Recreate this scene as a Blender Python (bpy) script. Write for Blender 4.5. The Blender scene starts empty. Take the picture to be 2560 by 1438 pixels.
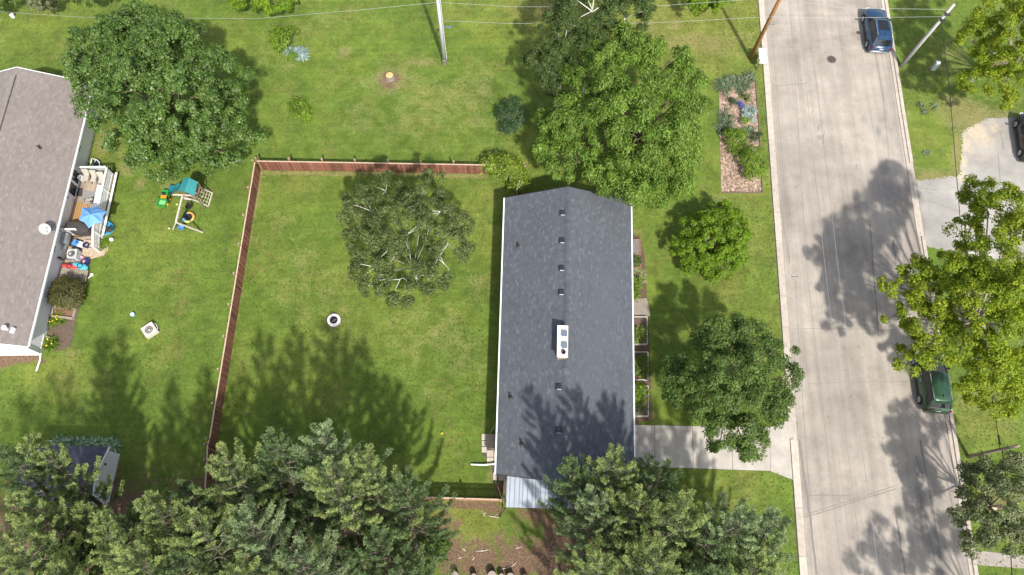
import bpy, math, random
import numpy as np
from mathutils import Vector, Matrix

random.seed(7)
RNG = np.random.default_rng(7)
scene = bpy.context.scene
COL = scene.collection

# ------------------------------------------------------------------ camera, sky, sun, exposure
F, H, CX, CY = 1745.0, 48.0, 1280.0, 719.0        # focal length in photo pixels, drone height in metres, photo centre
_n = np.array([1250 - CX, -(1400 - CY), -F]); _n /= np.linalg.norm(_n)     # straight down, in camera axes
_up = -_n
_f = np.array([0, 0, -1.0]); _yv = _f - _up * _f.dot(_up); _yv /= np.linalg.norm(_yv)
ROT = np.array([np.cross(_yv, _up), _yv, _up])

cam_data = bpy.data.cameras.new('camera')
cam = bpy.data.objects.new('camera', cam_data); COL.objects.link(cam)
m4 = Matrix.Identity(4)
for i in range(3):
    for j in range(3):
        m4[i][j] = ROT[i, j]
m4[2][3] = H
cam.matrix_world = m4
cam_data.sensor_width = 36.0
cam_data.lens = F / 2560 * 36.0
cam_data.clip_start = 0.5
cam_data.clip_end = 1500
scene.camera = cam

SUN_TO = Vector((0.30, -0.80, 1.0)).normalized()
world = bpy.data.worlds.new('World'); scene.world = world; world.use_nodes = True
wn = world.node_tree.nodes; wl = world.node_tree.links
sky = wn.new('ShaderNodeTexSky'); sky.sky_type = 'NISHITA'; sky.sun_disc = False
sky.sun_elevation = math.asin(SUN_TO.z)
sky.sun_rotation = math.atan2(SUN_TO.x, SUN_TO.y)
sky.air_density = 1.0; sky.dust_density = 2.0; sky.ozone_density = 1.0
bg = wn['Background']; bg.inputs[1].default_value = 0.15
hs = wn.new('ShaderNodeHueSaturation'); hs.inputs['Saturation'].default_value = 0.55       # thin bright cloud whitens the sky
wl.new(sky.outputs[0], hs.inputs['Color']); wl.new(hs.outputs[0], bg.inputs[0])
sun_data = bpy.data.lights.new('sun', 'SUN'); sun_data.energy = 3.9; sun_data.angle = math.radians(1.8)
sun_data.color = (1.0, 0.95, 0.87)
sun = bpy.data.objects.new('sun', sun_data); COL.objects.link(sun)
sun.rotation_euler = (-SUN_TO).to_track_quat('-Z', 'Y').to_euler()
scene.view_settings.view_transform = 'Standard'
scene.view_settings.look = 'None'
scene.view_settings.exposure = 0.64
scene.view_settings.gamma = 1.0
scene.view_settings.use_curve_mapping = False

def G(px, py, z=0.0):
    """world point at height z that the photo shows at pixel (px, py)"""
    d = ROT @ np.array([px - CX, -(py - CY), -F]); t = (z - H) / d[2]
    return Vector((d[0] * t, d[1] * t, z))
def mpp(px, py, z=0.0):
    """metres per photo pixel (across) at that point"""
    d = ROT @ np.array([px - CX, -(py - CY), -F]); return (z - H) / d[2] / 1.0 if False else abs((z - H) / d[2])
MPP = lambda px, py, z=0.0: mpp(px, py, z)

# ------------------------------------------------------------------ things, parts, meshes
ROOT = {}
def thing(name, label, cat, loc=(0, 0, 0), rz=0.0, group=None):
    o = bpy.data.objects.new(name, None); COL.objects.link(o)
    o.location = loc; o.rotation_euler = (0, 0, rz); o.empty_display_size = 0.2
    o['label'] = label; o['category'] = cat
    if group: o['group'] = group
    ROOT[o.name] = Matrix.Translation(Vector(loc)) @ Matrix.Rotation(rz, 4, 'Z')
    return o
def tag(o, label=None, cat=None, group=None, kind=None):
    if label: o['label'] = label
    if cat: o['category'] = cat
    if group: o['group'] = group
    if kind: o['kind'] = kind
    return o
def copy_tree(o, parent=None):
    c = o.copy(); COL.objects.link(c)
    if parent: c.parent = parent
    for ch in list(o.children): copy_tree(ch, c)
    return c
def root_matrix(o):
    while o.parent: o = o.parent
    return ROOT.get(o.name, Matrix.Identity(4))
def link_mesh(name, me, mat, parent=None):
    o = bpy.data.objects.new(name, me); COL.objects.link(o)
    if mat is not None and not me.materials: me.materials.append(mat)
    if parent is not None: o.parent = parent
    return o

class MB:
    def __init__(s): s.v = []; s.f = []
    def add(s, vs, fs):
        n = len(s.v); s.v += [tuple(v) for v in vs]; s.f += [tuple(i + n for i in f) for f in fs]; return s
    def box(s, c, d, rz=0.0, rx=0.0, ry=0.0):
        M = Matrix.Rotation(rz, 3, 'Z') @ Matrix.Rotation(ry, 3, 'Y') @ Matrix.Rotation(rx, 3, 'X')
        c = Vector(c); h = [x / 2 for x in d]
        vs = [c + M @ Vector((sx * h[0], sy * h[1], sz * h[2])) for sz in (-1, 1) for sy in (-1, 1) for sx in (-1, 1)]
        return s.add(vs, [(0, 2, 3, 1), (4, 5, 7, 6), (0, 1, 5, 4), (1, 3, 7, 5), (3, 2, 6, 7), (2, 0, 4, 6)])
    def beam(s, a, b, w, h, up=(0, 0, 1)):
        a, b = Vector(a), Vector(b); d = (b - a).normalized(); u = Vector(up)
        if abs(d.dot(u)) > 0.98: u = Vector((1, 0, 0))
        r = d.cross(u).normalized(); t = r.cross(d).normalized()
        vs = [p + r * (sx * w / 2) + t * (sz * h / 2) for p in (a, b) for sz in (-1, 1) for sx in (-1, 1)]
        return s.add(vs, [(0, 1, 3, 2), (4, 6, 7, 5), (0, 4, 5, 1), (1, 5, 7, 3), (3, 7, 6, 2), (2, 6, 4, 0)])
    def tube(s, pts, rads, n=6, cap=True):
        pts = [Vector(p) for p in pts]
        if not hasattr(rads, '__len__'): rads = [rads] * len(pts)
        base = len(s.v); k = len(pts)
        for i, p in enumerate(pts):
            d = (pts[min(i + 1, k - 1)] - pts[max(i - 1, 0)])
            d = d.normalized() if d.length > 1e-6 else Vector((0, 0, 1))
            u = Vector((0, 0, 1)) if abs(d.z) < 0.9 else Vector((1, 0, 0))
            r = d.cross(u).normalized(); t = r.cross(d).normalized()
            for j in range(n):
                a = 2 * math.pi * j / n
                s.v.append(tuple(p + (r * math.cos(a) + t * math.sin(a)) * rads[i]))
        for i in range(k - 1):
            for j in range(n):
                a0 = base + i * n + j; a1 = base + i * n + (j + 1) % n
                s.f.append((a0, a1, a1 + n, a0 + n))
        if cap:
            s.f.append(tuple(base + j for j in range(n - 1, -1, -1)))
            s.f.append(tuple(base + (k - 1) * n + j for j in range(n)))
        return s
    def cyl(s, c, r, h, n=16, r2=None):
        c = Vector(c); return s.tube([c, c + Vector((0, 0, h))], [r, r if r2 is None else r2], n)
    def lathe(s, c, prof, n=20):
        c = Vector(c); base = len(s.v); k = len(prof)
        for r, z in prof:
            for j in range(n):
                a = 2 * math.pi * j / n; s.v.append((c.x + r * math.cos(a), c.y + r * math.sin(a), c.z + z))
        for i in range(k - 1):
            for j in range(n):
                a0 = base + i * n + j; a1 = base + i * n + (j + 1) % n
                s.f.append((a0, a1, a1 + n, a0 + n))
        return s
    def prism(s, poly, z0, z1):
        n = len(poly)
        if sum(poly[i][0] * poly[(i + 1) % n][1] - poly[(i + 1) % n][0] * poly[i][1] for i in range(n)) < 0: poly = poly[::-1]
        vs = [(p[0], p[1], z0) for p in poly] + [(p[0], p[1], z1) for p in poly]
        return s.add(vs, [tuple(range(n - 1, -1, -1)), tuple(range(n, 2 * n))] + [(i, (i + 1) % n, n + (i + 1) % n, n + i) for i in range(n)])
    def quad(s, *p): return s.add(p, [tuple(range(len(p)))])
    def slab(s, quad, th):
        """a four-cornered sheet given by its top corners, with thickness th straight down along its normal"""
        q = [Vector(p) for p in quad]; nrm = (q[1] - q[0]).cross(q[3] - q[0]).normalized()
        if nrm.z < 0: q = q[::-1]; nrm = -nrm
        return s.add(q + [p - nrm * th for p in q], [(0, 1, 2, 3), (7, 6, 5, 4), (0, 4, 5, 1), (1, 5, 6, 2), (2, 6, 7, 3), (3, 7, 4, 0)])
    def mesh(s, name, M=None):
        me = bpy.data.meshes.new(name)
        vs = s.v if M is None else [M @ Vector(v) for v in s.v]
        me.from_pydata([tuple(v) for v in vs], [], s.f); me.update(); return me
    def build(s, name, mat, parent=None, local=False, smooth=False):
        M = None
        if parent is not None and not local: M = root_matrix(parent).inverted()
        me = s.mesh(name, M)
        if smooth: me.polygons.foreach_set('use_smooth', [True] * len(me.polygons))
        return link_mesh(name, me, mat, parent)

def np_mesh(name, V, nper, mat, parent=None, world_space=True):
    """V: (faces, nper, 3) array, every face on its own vertices"""
    V = np.asarray(V, dtype=np.float64); nf = V.shape[0]
    if parent is not None and world_space:
        M = np.array(root_matrix(parent).inverted()); V = V @ M[:3, :3].T + M[:3, 3]
    me = bpy.data.meshes.new(name)
    me.vertices.add(nf * nper); me.loops.add(nf * nper); me.polygons.add(nf)
    me.vertices.foreach_set('co', V.reshape(-1).astype(np.float32))
    me.loops.foreach_set('vertex_index', np.arange(nf * nper, dtype=np.int32))
    me.polygons.foreach_set('loop_start', np.arange(0, nf * nper, nper, dtype=np.int32))
    me.update(); me.validate()
    return link_mesh(name, me, mat, parent)

# ------------------------------------------------------------------ materials
MATS = {}
def _nodes(name):
    m = bpy.data.materials.new(name); m.use_nodes = True
    return m, m.node_tree.nodes, m.node_tree.links, m.node_tree.nodes['Principled BSDF']
def noise(N, L, scale, detail=3, rough=0.6, coord=None, dist=0.0, stretch=None):
    t = N.new('ShaderNodeTexNoise'); t.inputs['Scale'].default_value = scale; t.inputs['Detail'].default_value = detail
    t.inputs['Roughness'].default_value = rough; t.inputs['Distortion'].default_value = dist
    if coord is not None:
        if stretch:
            mp = N.new('ShaderNodeMapping'); mp.inputs['Scale'].default_value = stretch; L.new(coord, mp.inputs[0]); L.new(mp.outputs[0], t.inputs[0])
        else: L.new(coord, t.inputs[0])
    return t.outputs['Fac']
def ramp(N, L, src, stops):
    r = N.new('ShaderNodeValToRGB'); L.new(src, r.inputs[0]); e = r.color_ramp.elements
    while len(e) < len(stops): e.new(0.5)
    for i, (p, c) in enumerate(stops):
        e[i].position = p; e[i].color = (c[0], c[1], c[2], 1) if hasattr(c, '__len__') else (c, c, c, 1)
    return r.outputs[0]
def mix(N, L, a, b, fac, mode='MIX'):
    m = N.new('ShaderNodeMix'); m.data_type = 'RGBA'; m.blend_type = mode
    for s, v in ((m.inputs[6], a), (m.inputs[7], b)):
        if hasattr(v, 'is_linked') or hasattr(v, 'links'): L.new(v, s)
        else: s.default_value = (v[0], v[1], v[2], 1)
    if hasattr(fac, 'links'): L.new(fac, m.inputs[0])
    else: m.inputs[0].default_value = fac
    return m.outputs[2]
def mathn(N, L, op, a, b=0.0, clamp=False):
    m = N.new('ShaderNodeMath'); m.operation = op; m.use_clamp = clamp
    for s, v in ((m.inputs[0], a), (m.inputs[1], b)):
        if hasattr(v, 'links'): L.new(v, s)
        else: s.default_value = v
    return m.outputs[0]
def bump(N, L, P, h, strength=0.3, dist=0.02):
    b = N.new('ShaderNodeBump'); b.inputs['Strength'].default_value = strength; b.inputs['Distance'].default_value = dist
    L.new(h, b.inputs['Height']); L.new(b.outputs[0], P.inputs['Normal'])
def mat(name, col, rough=0.6, metal=0.0, var=0.18, scale=6.0, island=0.0, bmp=0.15, spec=0.4, stretch=None, obj_rand=0.0, coat=0.0):
    if name in MATS: return MATS[name]
    m, N, L, P = _nodes(name)
    tc = N.new('ShaderNodeTexCoord').outputs['Object']
    n1 = noise(N, L, scale, 5, 0.65, tc, stretch=stretch)
    lo = [max(0, c * (1 - var)) for c in col]; hi = [min(1, c * (1 + var)) for c in col]
    c = ramp(N, L, n1, [(0.3, lo), (0.7, hi)])
    if island:
        g = N.new('ShaderNodeNewGeometry')
        r = ramp(N, L, g.outputs['Random Per Island'], [(0.0, 1 - island), (1.0, 1 + island)])
        c = mix(N, L, c, r, 1.0, 'MULTIPLY')
    if obj_rand:
        g = N.new('ShaderNodeObjectInfo')
        r = ramp(N, L, g.outputs['Random'], [(0.0, 1 - obj_rand), (1.0, 1 + obj_rand)])
        c = mix(N, L, c, r, 1.0, 'MULTIPLY')
    L.new(c, P.inputs['Base Color'])
    P.inputs['Roughness'].default_value = rough; P.inputs['Metallic'].default_value = metal
    P.inputs['Specular IOR Level'].default_value = spec
    if coat: P.inputs['Coat Weight'].default_value = coat; P.inputs['Coat Roughness'].default_value = 0.05
    if bmp: bump(N, L, P, noise(N, L, scale * 6, 3, 0.6, tc, stretch=stretch), bmp, 0.01)
    MATS[name] = m; return m
def leaf_mat(name, dark, mid, light, trans=0.35, rough=0.45, spec=0.35, big=0.5):
    m, N, L, P = _nodes(name)
    g = N.new('ShaderNodeNewGeometry')
    c = ramp(N, L, g.outputs['Random Per Island'], [(0.0, dark), (0.5, mid), (1.0, light)])
    n1 = noise(N, L, big, 3, 0.6, g.outputs['Position'])
    c = mix(N, L, c, ramp(N, L, n1, [(0.3, 0.72), (0.7, 1.25)]), 1.0, 'MULTIPLY')
    L.new(c, P.inputs['Base Color']); P.inputs['Roughness'].default_value = rough; P.inputs['Specular IOR Level'].default_value = spec
    t = N.new('ShaderNodeBsdfTranslucent')
    tcol = mix(N, L, c, (1.25, 1.3, 0.6), 1.0, 'MULTIPLY'); L.new(tcol, t.inputs[0])
    ms = N.new('ShaderNodeMixShader'); ms.inputs[0].default_value = trans
    L.new(P.outputs[0], ms.inputs[1]); L.new(t.outputs[0], ms.inputs[2])
    L.new(ms.outputs[0], N['Material Output'].inputs[0])
    return m
# ------------------------------------------------------------------ ground
def blobs(X, Y, items):
    """soft patches: (px, py, radius in px, weight[, stretch along x])"""
    out = np.zeros_like(X)
    for it in items:
        px, py, r, w = it[:4]; sx = it[4] if len(it) > 4 else 1.0
        c = G(px, py); R_ = r * MPP(px, py)
        out = np.maximum(out, w * np.exp(-(((X - c.x) / (R_ * sx)) ** 2 + ((Y - c.y) / R_) ** 2)))
    return out
def grid_mesh(name, xs, ys, z, attrs):
    nx, ny = len(xs), len(ys)
    X, Y = np.meshgrid(xs, ys)
    V = np.stack([X, Y, np.full_like(X, z)], -1).reshape(-1, 3)
    ii = (np.arange(ny - 1)[:, None] * nx + np.arange(nx - 1)[None, :]).reshape(-1)
    Fq = np.stack([ii, ii + 1, ii + 1 + nx, ii + nx], -1)
    me = bpy.data.meshes.new(name)
    me.vertices.add(len(V)); me.loops.add(len(Fq) * 4); me.polygons.add(len(Fq))
    me.vertices.foreach_set('co', V.reshape(-1).astype(np.float32))
    me.loops.foreach_set('vertex_index', Fq.reshape(-1).astype(np.int32))
    me.polygons.foreach_set('loop_start', np.arange(0, len(Fq) * 4, 4, dtype=np.int32))
    for an, fn in attrs.items():
        a = me.attributes.new(an, 'FLOAT', 'POINT'); a.data.foreach_set('value', fn(X, Y).reshape(-1).astype(np.float32))
    me.update(); return me

DRY = [(975, 200, 55, .9), (1010, 210, 45, .7), (1100, 250, 90, .55, 1.6), (900, 290, 70, .5), (1180, 230, 80, .55), (1060, 300, 110, .45, 1.5), (1250, 330, 60, .45),
       (1190, 300, 30, .7), (960, 330, 60, .35), (1690, 60, 30, .9, .5), (1640, 70, 45, .6, 2.2), (1390, 22, 45, .9, 2.), (1750, 105, 40, .8, 4.), (1780, 125, 30, .6, 4.), (1840, 90, 25, .6, 3.),
       (800, 40, 80, .35, 2.), (690, 150, 60, .4, 2.), (860, 130, 25, .8), (720, 165, 25, .6), (1060, 155, 18, .8, 4.), (700, 560, 60, .45), (760, 640, 90, .45), (700, 720, 70, .35), (1100, 830, 90, .55), (1030, 860, 80, .45), (1190, 720, 60, .5), (1160, 900, 80, .5),
       (820, 740, 60, .45), (760, 780, 50, .45), (860, 780, 35, .5), (1000, 780, 60, .4), (1060, 960, 60, .35), (640, 460, 30, .5), (560, 620, 40, .25), (500, 480, 20, .6),
       (270, 350, 40, 1.0, .8), (320, 420, 25, 1.0), (350, 460, 22, .9), (420, 470, 25, .7), (300, 395, 30, .6), (250, 960, 60, .3), (180, 880, 30, .6),
       (1530, 500, 40, .4), (1850, 560, 80, .3), (1800, 500, 30, .5), (1580, 590, 25, .8), (1600, 580, 20, .7), (1910, 640, 60, .25), (1270, 640, 30, .5),
       (2400, 270, 50, 1.0, 1.6), (2450, 300, 60, 1.1, 1.6), (2390, 310, 35, 1.0), (2380, 140, 70, .6), (2350, 180, 60, .55), (2490, 290, 40, .9, 1.5), (2330, 445, 30, 1.0, 2.5), (2320, 210, 30, .5), (2290, 60, 30, .35), (2430, 1060, 45, .45), (2410, 1010, 30, .6), (2520, 1060, 40, .5),
       (1230, 1180, 25, .7), (1215, 1060, 18, .8), (1310, 430, 25, .8, .6), (1290, 480, 20, .6), (1740, 1190, 80, .35), (1850, 1230, 70, .35),
       (640, 600, 16, .9, .6), (1190, 930, 90, .25), (1240, 560, 40, .3), (900, 200, 12, .7)]
DIRT = [(975, 200, 36, .95), (985, 195, 22, .9), (1120, 1310, 45, .8), (1080, 1330, 45, .95), (1060, 1370, 50, .9), (1130, 1390, 70, .9), (1200, 1400, 70, 1.), (1290, 1400, 70, 1.), (1380, 1400, 80, 1.1), (1250, 1350, 40, .75), (1410, 1330, 70, 1.1), (1440, 1280, 50, 1.1), (1350, 1290, 50, .85, 1.8), (1300, 1270, 30, .7),
        (1180, 1262, 14, 1.1, 9.), (1230, 1275, 25, .9, 1.5), (1250, 1220, 30, .9), (1235, 1200, 15, .8), (1560, 1400, 150, 1.1), (1450, 1430, 90, 1.1), (1700, 1430, 150, .9), (1480, 1230, 60, 1.),
        (300, 1170, 16, 1.1, .7), (296, 1205, 18, 1.1, .7), (60, 895, 20, 1.1, 3.2), (10, 900, 26, 1.1, 1.5), (90, 900, 15, .9), (150, 860, 16, .9), (170, 800, 18, .95), (165, 820, 22, .95), (150, 850, 18, .9), (195, 745, 12, .9), (150, 900, 20, .4),
        (100, 1300, 160, 1.), (300, 1340, 180, 1.), (500, 1330, 180, 1.), (700, 1320, 180, 1.), (850, 1340, 160, 1.), (950, 1390, 100, 1.), (480, 70, 14, .9), (605, 1138, 14, .8), (290, 455, 12, 1., .5), (255, 440, 14, .9, .4), (282, 500, 12, .9, .4),
        (1310, 450, 14, 1., .6), (1262, 432, 12, .8, 1.6), (1240, 450, 10, .6, 1.4), (2315, 600, 20, .8), (2405, 60, 40, .3), (2500, 160, 70, .7), (2470, 720, 140, .35), (2500, 1250, 110, .6), (1960, 1360, 45, .55), (2140, 170, 1, 0)]
LUSH = [(1700, 40, 200, .9, 1.6), (1350, 60, 70, 1., 1.), (1290, 20, 60, .9), (1500, 420, 130, .4), (1850, 480, 60, .4), (1900, 600, 60, .6), (1940, 800, 60, .5, .6), (1820, 720, 90, .5), (1230, 40, 60, .5), (1130, 20, 60, .5), (1330, 340, 50, .5), (1320, 400, 60, .6),
        (640, 470, 40, .5), (750, 460, 60, .5), (840, 700, 60, .5), (800, 860, 70, .4), (880, 830, 80, .5), (1180, 560, 90, .55), (1215, 500, 50, .6), (1230, 620, 40, .7), (1150, 1285, 70, .9), (1200, 1340, 60, .8), (1090, 1275, 40, 1.), (1215, 1320, 40, .9),
        (260, 370, 40, .6), (170, 920, 40, .6), (100, 930, 40, .6), (250, 480, 40, .5), (300, 560, 60, .4), (2310, 350, 50, .4), (2420, 1080, 60, .5), (2480, 1030, 60, .7), (1260, 560, 40, .4), (1800, 1220, 70, .5), (1870, 1200, 60, .6), (90, 60, 130, .3), (1880, 30, 60, .8)]
WOOD = [(1390, 1410, 70, .8, 1.5), (1240, 1425, 60, .55, 1.6)]
def along(X, Y, px, width, w):
    out = np.zeros_like(X); P = [G(*p) for p in px]
    for a, b in zip(P, P[1:]):
        dx, dy = b.x - a.x, b.y - a.y; t = np.clip(((X - a.x) * dx + (Y - a.y) * dy) / (dx * dx + dy * dy), 0, 1)
        out = np.maximum(out, w * np.exp(-(((X - a.x - t * dx) ** 2 + (Y - a.y - t * dy) ** 2) / width ** 2)))
    return out
def worn(X, Y):
    d = blobs(X, Y, DRY)
    for px, wd, w in [([(655, 432), (1215, 440)], .22, 1.1), ([(650, 430), (612, 660), (570, 900), (545, 1080)], .20, 1.0), ([(1910, 300), (1945, 700), (1965, 850)], .25, .55), ([(700, 88), (900, 40)], .3, .4), ([(1030, 158), (1108, 152)], .16, .9), ([(866, 180), (888, 218)], .12, .8), ([(1270, 205), (1330, 215), (1380, 330)], .3, .45), ([(1880, 95), (1700, 118)], .35, .6), ([(1880, 110), (1680, 128)], .3, .5), ([(2395, 330), (2390, 440), (2280, 448)], .4, 1.0), ([(2260, 180), (2290, 440)], .15, .6), ([(1635, 600), (1650, 900)], .2, .3)]:
        d = np.maximum(d, along(X, Y, px, wd, w))
    return d
xs = np.concatenate([[-320, -160, -90], np.arange(-60, 60.01, 0.32), [90, 160, 320]])
ys = np.concatenate([[-320, -160, -60], np.arange(-14, 62.01, 0.32), [90, 160, 320]])
lawn_me = grid_mesh('ground', xs, ys, 0.0, {'dry': worn, 'dirt': lambda X, Y: blobs(X, Y, DIRT), 'lush': lambda X, Y: blobs(X, Y, LUSH), 'chips': lambda X, Y: blobs(X, Y, WOOD)})

def lawn_material():
    m, N, L, P = _nodes('lawn')
    pos = N.new('ShaderNodeNewGeometry').outputs['Position']
    def attr(n):
        a = N.new('ShaderNodeAttribute'); a.attribute_name = n; return a.outputs['Fac']
    big = noise(N, L, 0.16, 4, 0.6, pos); med = noise(N, L, 0.8, 5, 0.65, pos, 0.4); fine = noise(N, L, 5.0, 5, 0.75, pos); grain = noise(N, L, 16.0, 4, 0.8, pos)
    c = ramp(N, L, big, [(0.3, (.084, .136, .022)), (0.5, (.112, .172, .027)), (0.72, (.158, .202, .034))])
    c = mix(N, L, c, (.205, .215, .048), mathn(N, L, 'MULTIPLY', attr('lush'), 0.75, True))
    c = mix(N, L, c, ramp(N, L, med, [(0.25, .64), (0.75, 1.34)]), 1.0, 'MULTIPLY')
    # mower passes, very faint
    mp = N.new('ShaderNodeMapping'); mp.inputs['Rotation'].default_value = (0, 0, 1.50); L.new(pos, mp.inputs[0])
    wv = N.new('ShaderNodeTexWave'); wv.inputs['Scale'].default_value = .55; wv.inputs['Distortion'].default_value = 2.5; wv.inputs['Detail'].default_value = 3; wv.inputs['Detail Scale'].default_value = .6; L.new(mp.outputs[0], wv.inputs[0])
    c = mix(N, L, c, ramp(N, L, wv.outputs['Fac'], [(0.0, .965), (1.0, 1.035)]), 1.0, 'MULTIPLY')
    # clover and weed patches, darker and bluer
    cl = ramp(N, L, noise(N, L, 0.55, 6, .75, pos, .8), [(0.56, 0), (0.68, .6)]); c = mix(N, L, c, (.070, .118, .030), cl)
    # dry, straw coloured wear
    d = mathn(N, L, 'ADD', attr('dry'), mathn(N, L, 'MULTIPLY', mathn(N, L, 'SUBTRACT', med, 0.5), 1.5))
    d = mathn(N, L, 'ADD', d, mathn(N, L, 'MULTIPLY', mathn(N, L, 'SUBTRACT', fine, 0.5), 1.2))
    c = mix(N, L, c, (.25, .215, .095), mathn(N, L, 'MULTIPLY', ramp(N, L, d, [(0.3, 0), (1.0, 1)]), 0.8))
    # natural yellowish flecks everywhere
    fl = ramp(N, L, mathn(N, L, 'MULTIPLY', noise(N, L, 2.2, 4, 0.7, pos), noise(N, L, 0.35, 2, 0.5, pos)), [(0.27, 0), (0.42, .5)])
    c = mix(N, L, c, (.215, .19, .062), fl)
    # bare earth
    e = mathn(N, L, 'ADD', attr('dirt'), mathn(N, L, 'MULTIPLY', mathn(N, L, 'SUBTRACT', noise(N, L, 1.6, 6, 0.7, pos, 0.5), 0.5), 1.7))
    earth = ramp(N, L, noise(N, L, 7.0, 6, 0.75, pos), [(0.25, (.085, .052, .033)), (0.5, (.165, .105, .068)), (0.75, (.30, .21, .145))])
    c = mix(N, L, c, earth, ramp(N, L, e, [(0.45, 0), (0.8, 1)]))
    # wood chips
    w = mathn(N, L, 'ADD', attr('chips'), mathn(N, L, 'MULTIPLY', mathn(N, L, 'SUBTRACT', fine, 0.5), 1.3))
    vor = N.new('ShaderNodeTexVoronoi'); vor.inputs['Scale'].default_value = 9.0; L.new(pos, vor.inputs[0])
    bw = N.new('ShaderNodeRGBToBW'); L.new(vor.outputs['Color'], bw.inputs[0])
    chip = ramp(N, L, bw.outputs[0], [(0.2, (.07, .045, .03)), (0.6, (.17, .11, .07)), (0.85, (.36, .26, .18))])
    c = mix(N, L, c, chip, mathn(N, L, 'MULTIPLY', ramp(N, L, w, [(0.5, 0), (0.9, 1)]), 0.85))
    gr = ramp(N, L, fine, [(0.25, .76), (0.75, 1.24)]); c = mix(N, L, c, gr, 1.0, 'MULTIPLY')
    gr = ramp(N, L, grain, [(0.2, .68), (0.8, 1.32)]); c = mix(N, L, c, gr, 1.0, 'MULTIPLY')
    L.new(c, P.inputs['Base Color']); P.inputs['Roughness'].default_value = 0.85; P.inputs['Specular IOR Level'].default_value = 0.15
    bump(N, L, P, mathn(N, L, 'ADD', fine, grain), 0.9, 0.06)
    return m
tag(link_mesh('ground', lawn_me, lawn_material()), kind='structure', label='mown lawn with straw coloured wear and bare earth patches')

# ------------------------------------------------------------------ road
RD = (Vector((19.70, 0, 0)) - Vector((21.10, 42.7, 0))).normalized()      # road direction, towards the viewer
RN = Vector((-RD.y, RD.x, 0))                                            # to the right in the photo
if RN.x < 0: RN = -RN
RL = lambda y: 19.72 + (y + 0.1) * (21.07 - 19.74) / 42.8               # left gutter edge at world y
RW = 10.45
def road_pt(y, s, z): return Vector((RL(y) + s, y, z))
rx = np.arange(0, RW + 0.01, 0.275); ry = np.arange(-14, 64, 0.3)
RXg, RYg = np.meshgrid(rx, ry)
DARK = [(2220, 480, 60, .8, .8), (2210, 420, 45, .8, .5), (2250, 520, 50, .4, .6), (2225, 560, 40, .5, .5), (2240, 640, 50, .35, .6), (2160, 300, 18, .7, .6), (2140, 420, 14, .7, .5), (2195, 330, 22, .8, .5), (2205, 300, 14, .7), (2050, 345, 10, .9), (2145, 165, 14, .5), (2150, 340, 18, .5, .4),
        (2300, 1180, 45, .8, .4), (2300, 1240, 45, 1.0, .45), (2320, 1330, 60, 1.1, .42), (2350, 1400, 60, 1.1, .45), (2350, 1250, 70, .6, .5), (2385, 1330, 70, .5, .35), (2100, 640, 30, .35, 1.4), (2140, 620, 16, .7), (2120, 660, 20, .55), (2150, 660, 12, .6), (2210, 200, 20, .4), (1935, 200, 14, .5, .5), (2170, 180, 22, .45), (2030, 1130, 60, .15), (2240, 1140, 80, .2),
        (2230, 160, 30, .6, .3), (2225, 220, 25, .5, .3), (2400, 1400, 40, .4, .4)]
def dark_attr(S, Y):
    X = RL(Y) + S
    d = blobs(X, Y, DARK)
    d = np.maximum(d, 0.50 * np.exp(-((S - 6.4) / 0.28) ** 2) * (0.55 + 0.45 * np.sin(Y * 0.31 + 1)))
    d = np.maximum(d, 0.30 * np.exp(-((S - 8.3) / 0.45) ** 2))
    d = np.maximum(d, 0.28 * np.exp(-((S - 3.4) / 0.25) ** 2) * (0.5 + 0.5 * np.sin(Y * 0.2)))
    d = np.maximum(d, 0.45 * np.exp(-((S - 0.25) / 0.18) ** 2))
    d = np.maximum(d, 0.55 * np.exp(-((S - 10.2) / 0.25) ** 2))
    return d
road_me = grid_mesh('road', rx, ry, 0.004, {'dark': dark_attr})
co = np.empty(len(road_me.vertices) * 3, dtype=np.float32); road_me.vertices.foreach_get('co', co); co = co.reshape(-1, 3)
co[:, 0] += RL(co[:, 1]); co[:, 2] += 0.05 * (1 - ((RXg.reshape(-1) - RW / 2) / (RW / 2)) ** 2)
road_me.vertices.foreach_set('co', co.reshape(-1)); road_me.update()
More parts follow.
